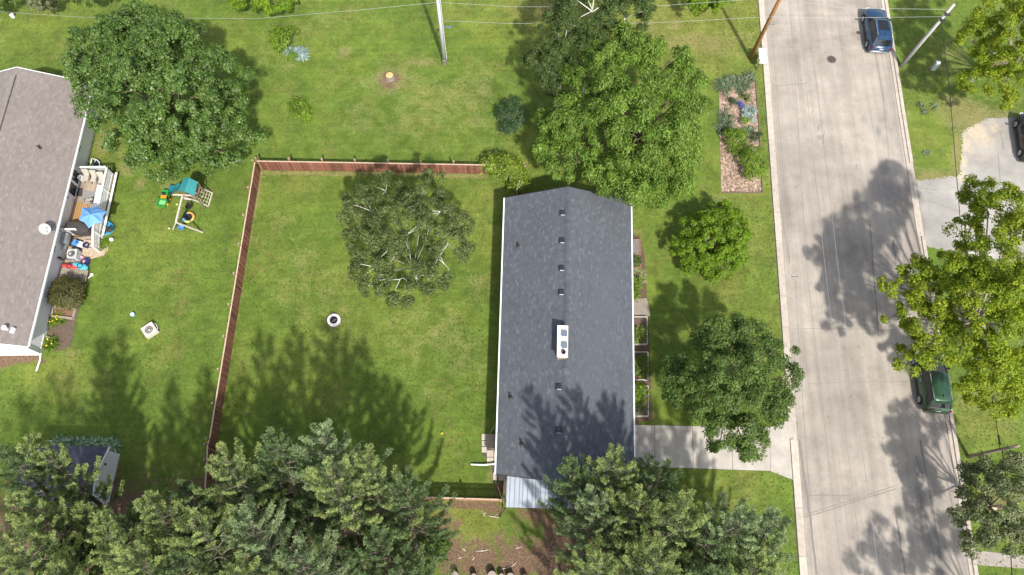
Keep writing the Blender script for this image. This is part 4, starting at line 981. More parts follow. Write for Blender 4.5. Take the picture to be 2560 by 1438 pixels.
for i in range(15):
    f0, f1 = i / 15 + .004, (i + 1) / 15 - .004; MB().slab([a.lerp(b, f0), a.lerp(b, f1), d_.lerp(c_, f1), d_.lerp(c_, f0)], .035).build('plank', M_GREYWOOD, pl)
MB().prism([a.lerp(c_, .03).xy, b.lerp(d_, .03).xy, c_.lerp(a, .03).xy, d_.lerp(b, .03).xy], 0, .26).build('frame', M_DARKWOOD, pl)
p = G(140, 674, .3); t = thing('hose_reel', 'blue hose reel on the wall end of the timber platform', 'hose reel', (p.x, p.y, .3)); 
MB().tube([(-.12, 0, .18), (.12, 0, .18)], .16, 14).build('drum', mat('reel_blue', (.05, .10, .40), .5), t, True); MB().box((0, .0, .05), (.34, .3, .05)).build('base', M_TW, t, True)
p = G(230, 688, .05); t = thing('garden_trowel', 'small white plastic scoop lying on the lawn by the timber platform', 'scoop', (p.x, p.y, 0), .9)
MB().lathe((0, 0, 0), [(.001, .02), (.1, .02), (.13, .1), (.11, .1)], 10).build('bowl', M_TW, t, True); MB().tube([(-.1, 0, .08), (-.35, 0, .06)], .03, 6).build('handle', M_TW, t, True)
# wooden flower box and soil bed below the bush
sheet('flower_bed', [(133, 760), (203, 760), (190, 800), (180, 860), (150, 880), (112, 876), (124, 820)], .009, M_SOIL, 12, a=.12, label='dark soil flower bed along the wall of the white house')
fb = thing('planter_frame', 'rectangular weathered timber planter frame holding red brown soil below the round bush', 'planter', G(165, 782))
c4 = [G(*q, .15) for q in [(134, 767), (191, 772), (184, 797), (131, 791)]]
for i in range(4): MB().beam(c4[i], c4[(i + 1) % 4], .14, .26).build('board', M_GREYWOOD, fb)
MB().prism([q.xy for q in c4], 0, .12).build('soil', mat('red_soil', (.20, .11, .075), .95, 0, .3, 5, bmp=.6), fb)
mb = MB(); mb.tube([G(117, 841, .06), G(134, 847, .06)], .03, 6)
tag(mb.build('pipe', M_TRIM), 'thin white pipe lying in the soil bed beside the daylilies', 'pipe')
# window well with clear dome
p = G(235, 414, .3); t = thing('window_well', 'white framed window well with clear dome cover beside the deck', 'window well', (p.x, p.y, 0), dang)
mb = MB(); n = 14
arc = [(.62 * math.cos(math.pi * k / n), .72 * math.sin(math.pi * k / n)) for k in range(n + 1)]
mb.tube([(x, y - .3, .28) for x, y in arc] + [(.62, -.3, .28)], .04, 6); mb.build('rim', M_WHITE, t, True)
mb = MB(); mb.add([(0, .05, .42)] + [(x, y - .3, .28) for x, y in arc], [(0, k + 1, k + 2) for k in range(n)]); mb.build('dome', M_GLASS, t, True)
mb = MB(); mb.beam((0, -.28, .38), (0, .38, .30), .04, .03); mb.beam((-.5, 0.02, .33), (.5, 0.02, .33), .04, .03); mb.build('bar', M_WHITE, t, True)

# ------------------------------------------------------------------ play set
M_TEAL = mat('teal_tarp', (.035, .23, .245), .7, 0, .10, 3, bmp=.2); M_PSW = mat('pale_timber', (.56, .49, .43), .75, 0, .12, 4); M_SLIDE = mat('teal_slide', (.02, .20, .24), .35)
ps = thing('play_set', 'backyard play set with teal roof, teal slide, rope climber and swing beam', 'play set', G(465, 500))
M_PDECK = mat('play_deck_wood', (.22, .16, .11), .8, 0, .25, 5)
rt = [G(*q, 2.4) for q in [(460, 444), (494, 455), (486, 490), (444, 478)]]
rtop = [rt[0].lerp(rt[1], .5) + Vector((0, 0, .3)), rt[3].lerp(rt[2], .5) + Vector((0, 0, .3))]
MB().add([rt[0], rtop[0], rtop[1], rt[3]], [(0, 1, 2, 3)]).add([rtop[0], rt[1], rt[2], rtop[1]], [(0, 1, 2, 3)]).build('roof', M_TEAL, ps)
fl = [Vector((q.x, q.y, 1.5)).lerp(Vector((sum(r.x for r in rt) / 4 - .18, sum(r.y for r in rt) / 4 + .15, 1.5)), .22) for q in rt]
MB().slab(fl, .06).build('platform', M_PDECK, ps)
for q, r_ in zip(fl, rt): MB().beam(Vector((q.x, q.y, 0)), r_ - Vector((0, 0, .02)), .06, .06).build('post', M_PDECK, ps)
for i, hgt in ((0, 1.9), (2, 1.9), (3, 1.9)): MB().beam(Vector((*fl[i].xy, hgt)), Vector((*fl[(i + 1) % 4].xy, hgt)), .05, .10).build('side_rail', M_PDECK, ps)
sl = [Vector((*G(448, 470, 1.2).xy, 1.25)), Vector((*G(436, 473, .9).xy, .8)), Vector((*G(427, 474, .5).xy, .35)), Vector((*G(419, 474, .2).xy, .2))]
mb = MB(); prev = None
for k, pnt in enumerate(sl):
    d_ = (sl[min(k + 1, 3)] - sl[max(k - 1, 0)]); r_ = Vector((-d_.y, d_.x, 0)).normalized()
    ring = [pnt + r_ * .34 + Vector((0, 0, .18)), pnt + r_ * .28, pnt - r_ * .28, pnt - r_ * .34 + Vector((0, 0, .18))]
    n0 = len(mb.v); mb.v += [tuple(x) for x in ring]
    if k: mb.f += [(n0 - 4 + j, n0 - 3 + j, n0 + 1 + j, n0 + j) for j in range(3)]
mb.build('slide', M_SLIDE, ps)
bA, bB = G(456, 492, 2.35), G(440, 556, 2.35)
MB().beam(bA, bB, .10, .14).build('swing_beam', M_PSW, ps)
MB().beam(bB, G(433, 574, .0), .09, .09).build('leg', M_PSW, ps); MB().beam(bB, G(507, 581, .0), .09, .09).build('leg', M_PSW, ps)
MB().beam(G(432, 487, 2.0), G(478, 489, 2.0), .08, .08).build('beam', M_PSW, ps); MB().beam(G(456, 492, 2.35), G(484, 500, 1.5), .07, .07).build('brace', M_PSW, ps); MB().beam(G(455, 497, 1.8), G(479, 499, 1.8), .06, .06).build('brace', M_PSW, ps)
# rope climber: two rails and a net
c1, c2 = G(494, 467, 1.5), G(531, 482, .05); c3, c4_ = G(476, 496, 1.5), G(521, 516, .05)
MB().beam(c1, c2, .07, .07).build('ladder_rail', M_PSW, ps); MB().beam(c3, c4_, .07, .07).build('ladder_rail', M_PSW, ps); MB().beam(c2, c4_, .07, .07).build('ladder_rail', M_PSW, ps)
M_ROPE = mat('rope', (.55, .50, .36), .9)
for k in range(1, 6): MB().tube([c1.lerp(c2, k / 6), c1.lerp(c2, k / 6).lerp(c3.lerp(c4_, k / 6), .5) - Vector((0, 0, .06)), c3.lerp(c4_, k / 6)], .018, 5).build('rope', M_ROPE, ps)
for k in range(1, 4): MB().tube([c1.lerp(c3, k / 4), c1.lerp(c3, k / 4).lerp(c2.lerp(c4_, k / 4), .5) - Vector((0, 0, .06)), c2.lerp(c4_, k / 4)], .018, 5).build('rope', M_ROPE, ps)
def swing(f, seatpx, z, m_, label, kind):
    top = bA.lerp(bB, f); s = G(*seatpx, z); t = thing('swing', label, 'swing', s)
    dd = (bB - bA).normalized() * .2
    for k in (-1, 1): MB().tube([top + dd * k - Vector((0, 0, .07)), s + dd * k + Vector((0, 0, .02))], .01, 5).build('chain', mat('yellow_chain', (.55, .45, .05), .5) if kind == 'y' else M_FRAME, t)
    if kind == 'b': MB().lathe(s, [(.001, 0), (.18, .02), (.22, .22), (.19, .22), (.15, .05), (.001, .04)], 14).build('seat', m_, t)
    else: MB().slab([s + dd * 1.2 + Vector((.1, .03, .02)), s + dd * 1.2 + Vector((-.1, -.03, .02)), s - dd * 1.2 + Vector((-.1, -.03, .02)), s - dd * 1.2 + Vector((.1, .03, .02))], .04).build('seat', m_, t)
swing(.28, (473, 519), .5, M_BLACK, 'black bucket swing hanging under the play set roof end', 'b')
swing(.58, (461, 538), .5, M_BLACK, 'black belt swing hanging from the middle of the play set beam', 's')
p = G(455, 571, .45); swing(.93, (455, 571), .45, M_TB, 'blue bucket swing on yellow chains at the far end of the play set beam', 'b')
# mini trampoline
p = G(471, 543, .25); t = thing('trampoline', 'mini trampoline with rainbow coloured pad under the swing beam', 'trampoline', (p.x, p.y, 0))
cols = [(.58, .30, .06), (.60, .36, .10), (.50, .52, .12), (.45, .50, .15), (.10, .30, .60), (.06, .25, .55), (.12, .35, .62), (.50, .28, .10)]
order = [7, 0, 4, 5, 6, 2, 3, 1]
for k in range(8):
    a0, a1 = 2 * math.pi * k / 8 + .35, 2 * math.pi * (k + 1) / 8 + .35; mb = MB(); m_ = 4
    for j in range(m_ + 1):
        a_ = a0 + (a1 - a0) * j / m_
        for r_, z_ in ((.30, .27), (.36, .30), (.44, .29), (.47, .24)): mb.v.append((r_ * math.cos(a_), r_ * math.sin(a_), z_))
    for j in range(m_):
        for i in range(3): mb.f.append((j * 4 + i, j * 4 + i + 1, (j + 1) * 4 + i + 1, (j + 1) * 4 + i))
    mb.build('pad', mat('pad_%d' % k, cols[order[k]], .5), t, True)
MB().lathe((0, 0, .26), [(.31, 0), (.001, -.02)], 24).build('mat', M_BLACK, t, True)
for k in range(5): a_ = 2 * math.pi * k / 5; MB().tube([(.42 * math.cos(a_), .42 * math.sin(a_), 0), (.42 * math.cos(a_), .42 * math.sin(a_), .25)], .018, 5).build('leg', M_FRAME, t, True)
# toy tractor and trailer
M_GRN = mat('toy_green', (.025, .26, .05), .4); M_LGRN = mat('toy_light_green', (.20, .48, .20), .4, 0, .1); M_YEL = mat('toy_yellow', (.62, .30, .02), .45)
p = G(411, 488, .4); t = thing('toy_tractor', 'green and yellow toy tractor under the maple edge', 'toy tractor', (p.x, p.y, 0), -.05)
MB().box((0, .22, .35), (.5, .42, .26)).build('hood', M_GRN, t, True); MB().box((0, -.16, .42), (.42, .25, .12)).build('seat', M_YEL, t, True); MB().box((-.02, .1, .56), (.3, .1, .06)).build('dashboard', M_BLACK, t, True)
for x_, y_, r_ in ((.36, .2, .15), (-.3, .2, .13), (.36, -.22, .18), (-.34, -.22, .18)):
    w_ = MB(); w_.tube([(x_ - .06, y_, r_), (x_ + .06, y_, r_)], r_, 14); o = w_.build('wheel', M_BLACK, t, True); MB().tube([(x_ - .07, y_, r_), (x_ + .07, y_, r_)], r_ * .55, 10).build('rim', M_YEL, o, True)
MB().tube([(0, .02, .52), (0, -.02, .62)], .1, 12).build('steering_wheel', M_BLACK, t, True)
p = G(406, 507, .35); t = thing('toy_trailer', 'light green toy trailer hitched behind the toy tractor', 'toy trailer', (p.x, p.y, 0), -.08)
q = [(-.34, -.3), (.30, -.3), (.30, .26), (-.34, .26)]
MB().prism(q, .18, .24).build('bed', M_LGRN, t, True)
mb = MB()
for i in range(4): a_, b_ = Vector((*q[i], .33)), Vector((*q[(i + 1) % 4], .33)); mb.beam(a_, b_, .05, .22)
mb.build('side_panel', M_GRN, t, True)
for x_ in (-.36, .36): MB().tube([(x_ - .04, 0, .14), (x_ + .04, 0, .14)], .14, 12).build('wheel', M_YEL, t, True)
for i_, (px, py) in enumerate([(443, 511), (423, 571)]):
    p = G(px, py, .08); t = thing('toy_ball', ['small pale yellow ball on the grass beside the swing beam', 'small pale green ball on the grass at the foot of the swing leg'][i_], 'ball', (p.x, p.y, 0))
    MB().lathe((0, 0, .09), [(.001, -.09), (.064, -.064), (.09, 0), (.064, .064), (.001, .09)], 12).build('shell', mat('ball_lime', (.48, .55, .22), .5), t, True, True)

# ------------------------------------------------------------------ things on the fenced lawn and beyond
p = G(835, 801, .1); t = thing('fire_ring', 'round fire pit ringed with white stone blocks in the yard', 'fire pit', (p.x, p.y, 0))
M_FBLOCK = mat('white_fire_block', (.80, .76, .76), .85, 0, .06, 4, obj_rand=.04)
for k in range(9):
    a0, a1 = 2 * math.pi * k / 9 + .02, 2 * math.pi * (k + 1) / 9 - .02; mb = MB(); arr = [a0 + (a1 - a0) * j / 3 for j in range(4)]
    mb.prism([(.47 * math.cos(a_), .47 * math.sin(a_)) for a_ in arr] + [(.29 * math.cos(a_), .29 * math.sin(a_)) for a_ in arr[::-1]], 0, .2); mb.build('stone_block', M_FBLOCK, t, True)
MB().lathe((0, 0, 0), [(.285, .16), (.28, .02), (.001, .03)], 20).build('ash_bed', mat('ash', (.05, .045, .05), .95, 0, .5, 8), t, True)
for k, (a_, l_) in enumerate([(1.2, .36), (.5, .3), (1.9, .3)]): MB().tube([(-l_ / 2 * math.cos(a_), -l_ / 2 * math.sin(a_), .07), (l_ / 2 * math.cos(a_), l_ / 2 * math.sin(a_), .1)], .03, 6).build('log', [mat('charred_wood', (.12, .10, .09), .9), mat('ash_wood', (.35, .33, .33), .9)][k % 2], t, True)
sheet('fire_ring_soil', [(813, 800), (835, 778), (858, 800), (835, 825)], .006, M_SOIL, 21, a=.05, label='ring of bare soil round the fire pit')
p = G(974, 189, .3); t = thing('tree_stump', 'freshly cut tree stump with orange top in the back lawn', 'stump', (p.x, p.y, 0))
MB().lathe((0, 0, 0), [(.42, 0), (.35, .12), (.31, .3), (.30, .34)], 18).build('bark', mat('grey_bark', (.20, .17, .16), .95, 0, .3, 6, bmp=.6), t, True)
MB().lathe((0, 0, .34), [(.30, 0), (.2, .008), (.001, .01)], 18).build('cut_face', mat('fresh_cut', (.58, .38, .16), .8, 0, .25, 7), t, True)
# mailboxes
p = G(1907, 150, 0); t0 = None
M_MB = mat('mailbox_white', (.76, .80, .86), .4, 0, .04)
mp = G(1905, 139, 1.15)
stand = thing('mailbox_stand', 'timber stand that carries the row of four white mailboxes', 'mailbox stand', (mp.x, mp.y, 0), .02)
for y_ in (-.5, .5): MB().box((-.1, y_, .5), (.1, .1, 1.0)).build('post', M_DARKWOOD, stand, True)
MB().box((-.02, 0, 1.0), (.4, 1.5, .05)).build('shelf', M_DARKWOOD, stand, True)
mlabs = ['first of four white mailboxes, farthest from the viewer', 'second of four white mailboxes from the far end of the stand', 'third of four white mailboxes from the far end of the stand', 'last of four white mailboxes, nearest the yard side of the stand']
for k in range(4):
    t = thing('mailbox', mlabs[k], 'mailbox', (mp.x + .03, mp.y + .57 - k * .38, 1.03), .02, 'white mailboxes on the kerb stand')
    mb = MB(); n = 8; pr = [(-.15, 0), (-.15, .16)] + [(.15 * math.cos(math.pi - math.pi * j / n), .16 + .12 * math.sin(math.pi * j / n)) for j in range(1, n)] + [(.15, .16), (.15, 0)]
    k_ = len(pr); mb.add([(-.3, y_, z_) for y_, z_ in pr] + [(.3, y_, z_) for y_, z_ in pr], [tuple(range(k_)), tuple(range(2 * k_ - 1, k_ - 1, -1))] + [(j, j + k_, (j + 1) % k_ + k_, (j + 1) % k_) for j in range(k_)])
    mb.build('body', M_MB, t, True); MB().box((.31, 0, .13), (.02, .24, .22)).build('door', M_MB, t, True); MB().box((.1, -.16, .2), (.12, .01, .06)).build('flag', mat('flag_red', (.5, .05, .04), .5), t, True)
# pedestal on the far lawn
p = G(2338, 166, .4); t = thing('utility_pedestal', 'small pale green utility pedestal on the lawn near the grey pole', 'pedestal', (p.x, p.y, 0), -.1)
M_PED = mat('pedestal_green', (.48, .56, .54), .5, 0, .08)
MB().prism([(-.16, -.14), (.16, -.14), (.16, .14), (-.16, .14)], 0, .9).build('case', M_PED, t, True); MB().add([(-.18, -.16, .9), (.18, -.16, .9), (.18, .16, .9), (-.18, .16, .9), (0, 0, 1.02)], [(0, 1, 4), (1, 2, 4), (2, 3, 4), (3, 0, 4)]).build('lid', M_PED, t, True)
p = G(32, 41, .1); t = thing('bucket', 'tiny white bucket on the lawn at the upper left', 'bucket', (p.x, p.y, 0)); MB().lathe((0, 0, 0), [(.001, 0), (.14, 0), (.18, .3), (.15, .3), (.13, .1), (.001, .1)], 12).build('body', M_WHITE, t, True)
p = G(1105, 1084, .02); t = thing('toy_block', 'tiny yellow toy lying on the yard grass left of the house', 'toy', (p.x, p.y, 0), .4); MB().box((0, 0, .05), (.14, .1, .1)).lathe((0, 0, .1), [(.04, 0), (.04, .04), (.001, .05)], 8).build('body', mat('toy_yellow_bright', (.7, .45, .05), .5), t, True)

# utility poles and wires
M_POLEG = mat('grey_pole_wood', (.42, .41, .41), .8, 0, .15, 2, stretch=(6, 6, .5), bmp=.4); M_POLEB = mat('brown_pole_wood', (.28, .14, .05), .75, 0, .25, 2, stretch=(6, 6, .5), bmp=.4); M_POLEW = mat('white_pole_wood', (.50, .50, .53), .75, 0, .2, 2, stretch=(6, 6, .5), bmp=.4)
M_WIRE = mat('bare_aluminium_wire', (.30, .31, .30), .45, .3, bmp=0); M_WIREB = mat('black_cable', (.02, .02, .02), .6, bmp=0)
def pole(px, py, h, r0, r1, m_, label, lean=(0, 0)):
    p = G(px, py); t = thing('utility_pole', label, 'utility pole', (p.x, p.y, 0))
    MB().tube([(0, 0, -.1), (lean[0] * .5, lean[1] * .5, h * .5), (lean[0], lean[1], h)], [r0, (r0 + r1) / 2, r1], 12).build('shaft', m_, t, True, True)
    MB().lathe((lean[0], lean[1], h), [(r1, 0), (.001, .04)], 12).build('pole_top', m_, t, True)
    return t, p
t, pw = pole(1112, 158, 9.6, .17, .11, M_POLEW, 'weathered white grey utility pole standing in the back lawn')
MB().tube([(.19, 0, .1), (.19, 0, 7.2)], .02, 5).build('conduit', M_TRIM, t, True); MB().box((-.05, .1, 3.9), (.5, .06, .1)).build('bracket', M_FRAME, t, True); MB().tube([(-.18, .06, 2.9), (-.40, .12, 3.3), (-.25, .1, 3.9)], .03, 6).build('cable', M_WIREB, t, True); MB().box((.55, .1, 4.2), (.55, .12, .08)).build('lamp', mat('lamp_blue_grey', (.12, .16, .22), .4), t, True)
MB().lathe((0, 0, 0), [(.22, .0), (.22, .55), (.19, .6)], 12).build('guard', M_STEEL, t, True)
t, pb = pole(1875, 147, 10.5, .18, .12, M_POLEB, 'tall brown wooden utility pole beside the mailboxes')
MB().box((0, 0, 9.6), (2.2, .1, .12)).build('crossarm', M_POLEB, t, True)
t, pg = pole(2252, 166, 7.0, .17, .11, M_POLEG, 'grey wooden utility pole on the far side of the street', (.3, .1))
MB().tube([(-.16, 0, .0), (-.15, 0, 2.2)], .03, 5).build('conduit', M_FRAME, t, True)
for z_ in (5.6, 6.2): MB().box((.25, -.05, z_), (.36, .34, .1)).build('clamp', M_FRAME, t, True)
t, p5 = pole(2420, 1142, 5.0, .13, .09, mat('mossy_pole_wood', (.26, .21, .17), .9, 0, .25, 3, bmp=.4), 'short brown grey service pole beside the grey green tree')
def wire(pts, r, m_, label, sag=0.0, n=10, name='overhead_wire'):
    out = []
    for i in range(len(pts) - 1):
        for k in range(n): f = k / n; p = pts[i].lerp(pts[i + 1], f); out.append(p - Vector((0, 0, sag * 4 * f * (1 - f))))
    out.append(pts[-1]); return tag(MB().tube(out, r, 5).build(name, m_), label, 'overhead wire')
wire([G(-60, 25, 7.2), G(200, 43, 7.0), G(640, 47, 6.9), G(900, 25, 7.1), G(1093, 6, 7.2)], .011, M_WIRE, 'pale overhead wire from the left photo edge to the white grey pole', n=4)
wire([G(1096, 6, 7.2), G(1280, 17, 7.0), G(1600, 18, 7.0), G(1948, -6, 7.4)], .011, M_WIRE, 'upper pale overhead wire between the white grey pole and the brown pole', n=5)
wire([G(1102, 52, 5.2), G(1280, 59, 5.0), G(1620, 58, 5.0), G(1924, 42, 5.6)], .012, M_WIRE, 'lower pale overhead wire between the white grey pole and the brown pole', n=5)
wire([G(1926, 41, 5.6), G(2100, 45, 5.6), G(2352, 42, 6.0)], .012, M_WIRE, 'lower pale wire crossing the street to the grey pole', n=5)
wire([G(1962, -2, 7.3), G(2100, 20, 6.7), G(2372, 24, 6.4)], .014, M_WIRE, 'upper bright wire crossing the street above the blue car', n=6)
wire([G(2352, 44, 6.0), G(2376, 250, 5.4), G(2400, 545, 4.9), G(2445, 800, 4.6), G(2490, 1050, 4.5), G(2500, 1124, 4.6)], .024, M_WIREB, 'black cable hanging from the grey pole down to the short service pole', n=5, name='overhead_cable')
MB_ = MB().tube([G(2496, 1088, 4.56), G(2500, 1112, 4.6)], .06, 8); tag(MB_.build('cable_splice', M_WIREB), 'thick black splice case on the cable next to the short service pole', 'splice case')
wire([G(2505, 1124, 4.6), G(2509, 1150, 4.4), G(2515, 1200, 4.2), G(2530, 1440, 3.0)], .03, M_WIREB, 'black cable running from the short service pole into the grey green tree', n=5, name='overhead_cable')
for i, (a, m_, b, lab) in enumerate([((1996, 330), (2018, 680), (2108, 1470), 'leftmost of three pale lines strung above the street'), ((2034, 400), (2066, 700), (2162, 1470), 'middle of three pale lines strung above the street'), ((2062, 380), (2094, 660), (2202, 1470), 'rightmost of three pale lines strung above the street')]):
    top = pb + Vector(((-.5, 0, .6)[i], 0, 9.7)); wire([top, G(*a, 9.2), G(*m_, 8.9), G(*b, 9.1)], .013, M_WIRE, lab, n=8)
wire([G(1930, 85, 6.2), G(1950, 330, 5.7), G(1975, 655, 5.5)], .013, mat('grey_cable', (.22, .22, .22), .6), 'thin grey cable with a storage loop at each end beside the kerb', n=5, name='overhead_cable')
wire([G(1988, 700, 5.5), G(2010, 1050, 5.5), G(2042, 1480, 5.8)], .012, mat('grey_cable', (.22, .22, .22), .6), 'thin grey cable running along the kerb side below the lower loop', n=5, name='overhead_cable')
for (px, py), flip, lab in [((1929, 62), 1, 'teardrop cable loop hanging near the brown pole'), ((1987, 690), -1, 'teardrop cable loop hanging above the kerb near the round shrub')]:
    c = G(px, py, 5.8); pts = []
    for k in range(15):
        a_ = 2 * math.pi * k / 14; s = math.sin(a_); cc = math.cos(a_); w_ = .22 * (1 - .45 * (-cc)) if False else .23; pts.append(c + Vector((w_ * s * (1 - .55 * max(0, -cc)), flip * .30 * cc, 0)))
    o = thing('cable_loop', lab, 'cable loop', c); MB().tube(pts, .016, 5, False).build('loop', mat('grey_cable', (.22, .22, .22), .6), o)
    MB().beam(c + Vector((-.22, flip * .05, 0)), c + Vector((.22, flip * .05, 0)), .03, .02).build('bar', M_FRAME, o)
# ------------------------------------------------------------------ cars
M_TYRE = mat('tyre_rubber', (.018, .018, .019), .85, 0, .2, 8); M_RIM = mat('alloy_rim', (.55, .56, .57), .3, .8, .1, 6, bmp=0)
M_CGLASS = mat('car_glass', (.012, .015, .018), .04, 0, .3, 1.2, bmp=0, spec=.7); M_CHROME = mat('bright_trim', (.7, .71, .72), .2, .9, .05, bmp=0)
M_LAMP = mat('red_tail_lamp', (.14, .012, .014), .25, bmp=0); M_HEAD = mat('clear_head_lamp', (.6, .62, .65), .15, bmp=0)
def paint(n, c): return mat(n, c, .28, .25, .06, 2.0, bmp=0, spec=.6, coat=.8)
def loft(rings):
    mb = MB(); n = len(rings[0])
    for r_ in rings: mb.v += [tuple(p) for p in r_]
    for i in range(len(rings) - 1):
        for j in range(n): mb.f.append((i * n + j, i * n + (j + 1) % n, (i + 1) * n + (j + 1) % n, (i + 1) * n + j))
    mb.f.append(tuple(range(n - 1, -1, -1))); mb.f.append(tuple((len(rings) - 1) * n + j for j in range(n)))
    return mb
def car(label, loc, rz, col, style):
    t = thing('parked_car', label, 'car', loc, rz, 'cars parked by the street'); p = paint('paint_' + style, col)
    L_, W, HT = 4.55, 1.86, 1.66
    st = [(-2.27, .70, .80, .38), (-2.20, .84, .98, .28), (-1.9, .90, 1.03, .24), (-1.2, .93, 1.03, .2), (0, .93, 1.00, .2), (1.0, .93, .99, .2), (1.5, .915, .96, .22), (1.95, .87, .89, .25), (2.18, .78, .80, .3), (2.27, .62, .66, .38)]
    rings = []
    for y, hw, zt, zb in st:
        m_ = zb + (zt - zb) * .55
        rings.append([(-hw * .92, y, zb), (-hw, y, zb + .15), (-hw, y, m_), (-hw * .965, y, zt - .07), (-hw * .88, y, zt), (0, y, zt + .025), (hw * .88, y, zt), (hw * .965, y, zt - .07), (hw, y, m_), (hw, y, zb + .15), (hw * .92, y, zb)])
    body = loft(rings).build('body', p, t, True, True)
    # cabin: glass faces with painted pillars and roof
    B = {'rl': Vector((-.80, -2.05, 1.02)), 'rr': Vector((.80, -2.05, 1.02)), 'fl': Vector((-.80, 1.08, 1.00)), 'fr': Vector((.80, 1.08, 1.00)), 'ml': Vector((-.83, -.45, 1.01)), 'mr': Vector((.83, -.45, 1.01))}
    T = {'rl': Vector((-.58, -1.62, 1.56)), 'rr': Vector((.58, -1.62, 1.56)), 'fl': Vector((-.60, .28, 1.55)), 'fr': Vector((.60, .28, 1.55)), 'ml': Vector((-.62, -.6, 1.60)), 'mr': Vector((.62, -.6, 1.60))}
    MB().quad(B['fl'], B['fr'], T['fr'], T['fl']).build('windshield', M_CGLASS, t, True); MB().quad(B['rr'], B['rl'], T['rl'], T['rr']).build('rear_window', M_CGLASS, t, True)
    for s in 'lr':
        MB().quad(B['f' + s], B['m' + s], T['m' + s], T['f' + s]).build('side_window', M_CGLASS, t, True); MB().quad(B['m' + s], B['r' + s], T['r' + s], T['m' + s]).build('side_window', M_CGLASS, t, True)
    for s in 'lr':
        for k, w in (('f', .09), ('m', .08), ('r', .13)): MB().beam(B[k + s], T[k + s], w, .06).build('pillar', p, t, True)
        MB().beam(B['f' + s], B['r' + s], .06, .05).build('window_trim', p, t, True)
    ys = [-1.72, -1.6, -1.2, -.6, 0.0, .24, .36]; rr = MB()
    zz = [1.53, 1.59, 1.635, 1.655, 1.63, 1.585, 1.54]; hw = [.56, .60, .635, .645, .635, .62, .58]
    for y, z, w in zip(ys, zz, hw):
        for x_, dz in ((-w, -.05), (-w * .85, -.005), (-w * .4, .012), (0, .018), (w * .4, .012), (w * .85, -.005), (w, -.05)): rr.v.append((x_, y, z + dz))
    for i in range(6):
        for j in range(6): rr.f.append((i * 7 + j, i * 7 + j + 1, (i + 1) * 7 + j + 1, (i + 1) * 7 + j))
    roof_ = rr.build('roof', p, t, True, True)
    if style == 'blue':
        MB().slab([(-.40, -.95, 1.69), (.40, -.95, 1.69), (.40, .12, 1.655), (-.40, .12, 1.655)], .02).build('sunroof', M_CGLASS, roof_, True)
    for s in (-1, 1):
        if style != 'green': MB().tube([(s * .60, -1.45, 1.62), (s * .62, -1.3, 1.70), (s * .63, -.5, 1.725), (s * .62, .0, 1.69), (s * .60, .14, 1.61)], .022, 6).build('roof_rail', M_CHROME, t, True)
        else: MB().beam((s * .60, -1.55, 1.59), (s * .62, .2, 1.59), .035, .04).build('roof_rail', M_CHROME, t, True)
    MB().add([(-.03, -1.42, 1.64), (.03, -1.42, 1.64), (0, -1.40, 1.76), (0, -1.22, 1.66)], [(0, 1, 2), (1, 3, 2), (3, 0, 2)]).build('antenna', M_BLACK, roof_, True)
    MB().box((0, -1.78, 1.55), (1.06, .22, .04), 0, -.15).build('spoiler', p, t, True)
    for y in (-1.38, 1.36):
        for s in (-1, 1):
            w_ = MB().tube([(s * .70, y, .345), (s * .90, y, .345), (s * .945, y, .345)], [.345, .345, .315], 22).build('wheel', M_TYRE, t, True)
            r_ = MB(); r_.tube([(s * .93, y, .345), (s * .955, y, .345)], .225, 18)
            r_.build('rim', M_STEEL, w_, True)
            sp = MB()
            for k in range(5): a_ = 2 * math.pi * k / 5; sp.beam((s * .958, y, .345), (s * .958, y + .215 * math.sin(a_), .345 + .215 * math.cos(a_)), .05, .02)
            sp.build('spoke', M_RIM, w_, True)
            arch = MB(); arch.tube([(s * .915, y + .39 * math.cos(a_), .345 + .39 * math.sin(a_)) for a_ in [math.pi * k / 10 for k in range(11)]], .035, 5); arch.build('wheel_arch', M_BLACK, t, True)
    for s in (-1, 1):
        MB().box((s * .70, -2.19, .88), (.30, .12, .2), s * -.25).build('tail_lamp', M_LAMP, t, True); MB().box((s * .66, 2.12, .76), (.3, .16, .12), s * -.35).build('headlight', M_HEAD, t, True)
        MB().box((s * 1.0, .78, 1.06), (.20, .10, .14)).build('mirror', p if style != 'green' else M_BLACK, t, True)
        for y in (-.15, .85): MB().beam((s * .932, y - .05, .86), (s * .932, y + .12, .86), .02, .03).build('handle', M_CHROME, t, True)
        MB().beam((s * .90, -1.0, .30), (s * .90, 1.0, .30), .06, .1).build('sill', M_BLACK, t, True)
    MB().beam((-.82, -2.27, .52), (.82, -2.27, .52), .10, .12).build('bumper', M_CHROME if style == 'blue' else p, t, True); MB().box((0, -2.255, .80), (.34, .03, .13)).build('number_plate', M_WHITE, t, True)
    MB().beam((-.6, 2.27, .5), (.6, 2.27, .5), .08, .16).build('grille', M_BLACK, t, True)
    MB().tube([(.0, -2.07, 1.05), (.32, -1.9, 1.22)], .012, 4).build('wiper', M_BLACK, t, True)
    return t
rang = math.atan2(21.07 - 19.74, 42.8)
car('bright blue car with roof rails by the far kerb at the top of the street', (30.40, 43.75, .012), -rang, (.014, .052, .125), 'blue')
car('dark green car half hidden under the yellow green maple', (29.62, 12.95, .012), -rang, (.022, .070, .030), 'green')
_b0, _b1 = G(2539, 315, .34), G(2548, 378, .34); _c = (_b0 + _b1) / 2; _h = math.atan2((_b0 - _b1).y, (_b0 - _b1).x) - math.pi / 2
car('black car cut by the right edge on the grey parking area', (_c.x + .93 * math.cos(_h), _c.y + .93 * math.sin(_h), .012), _h, (.012, .012, .016), 'black')

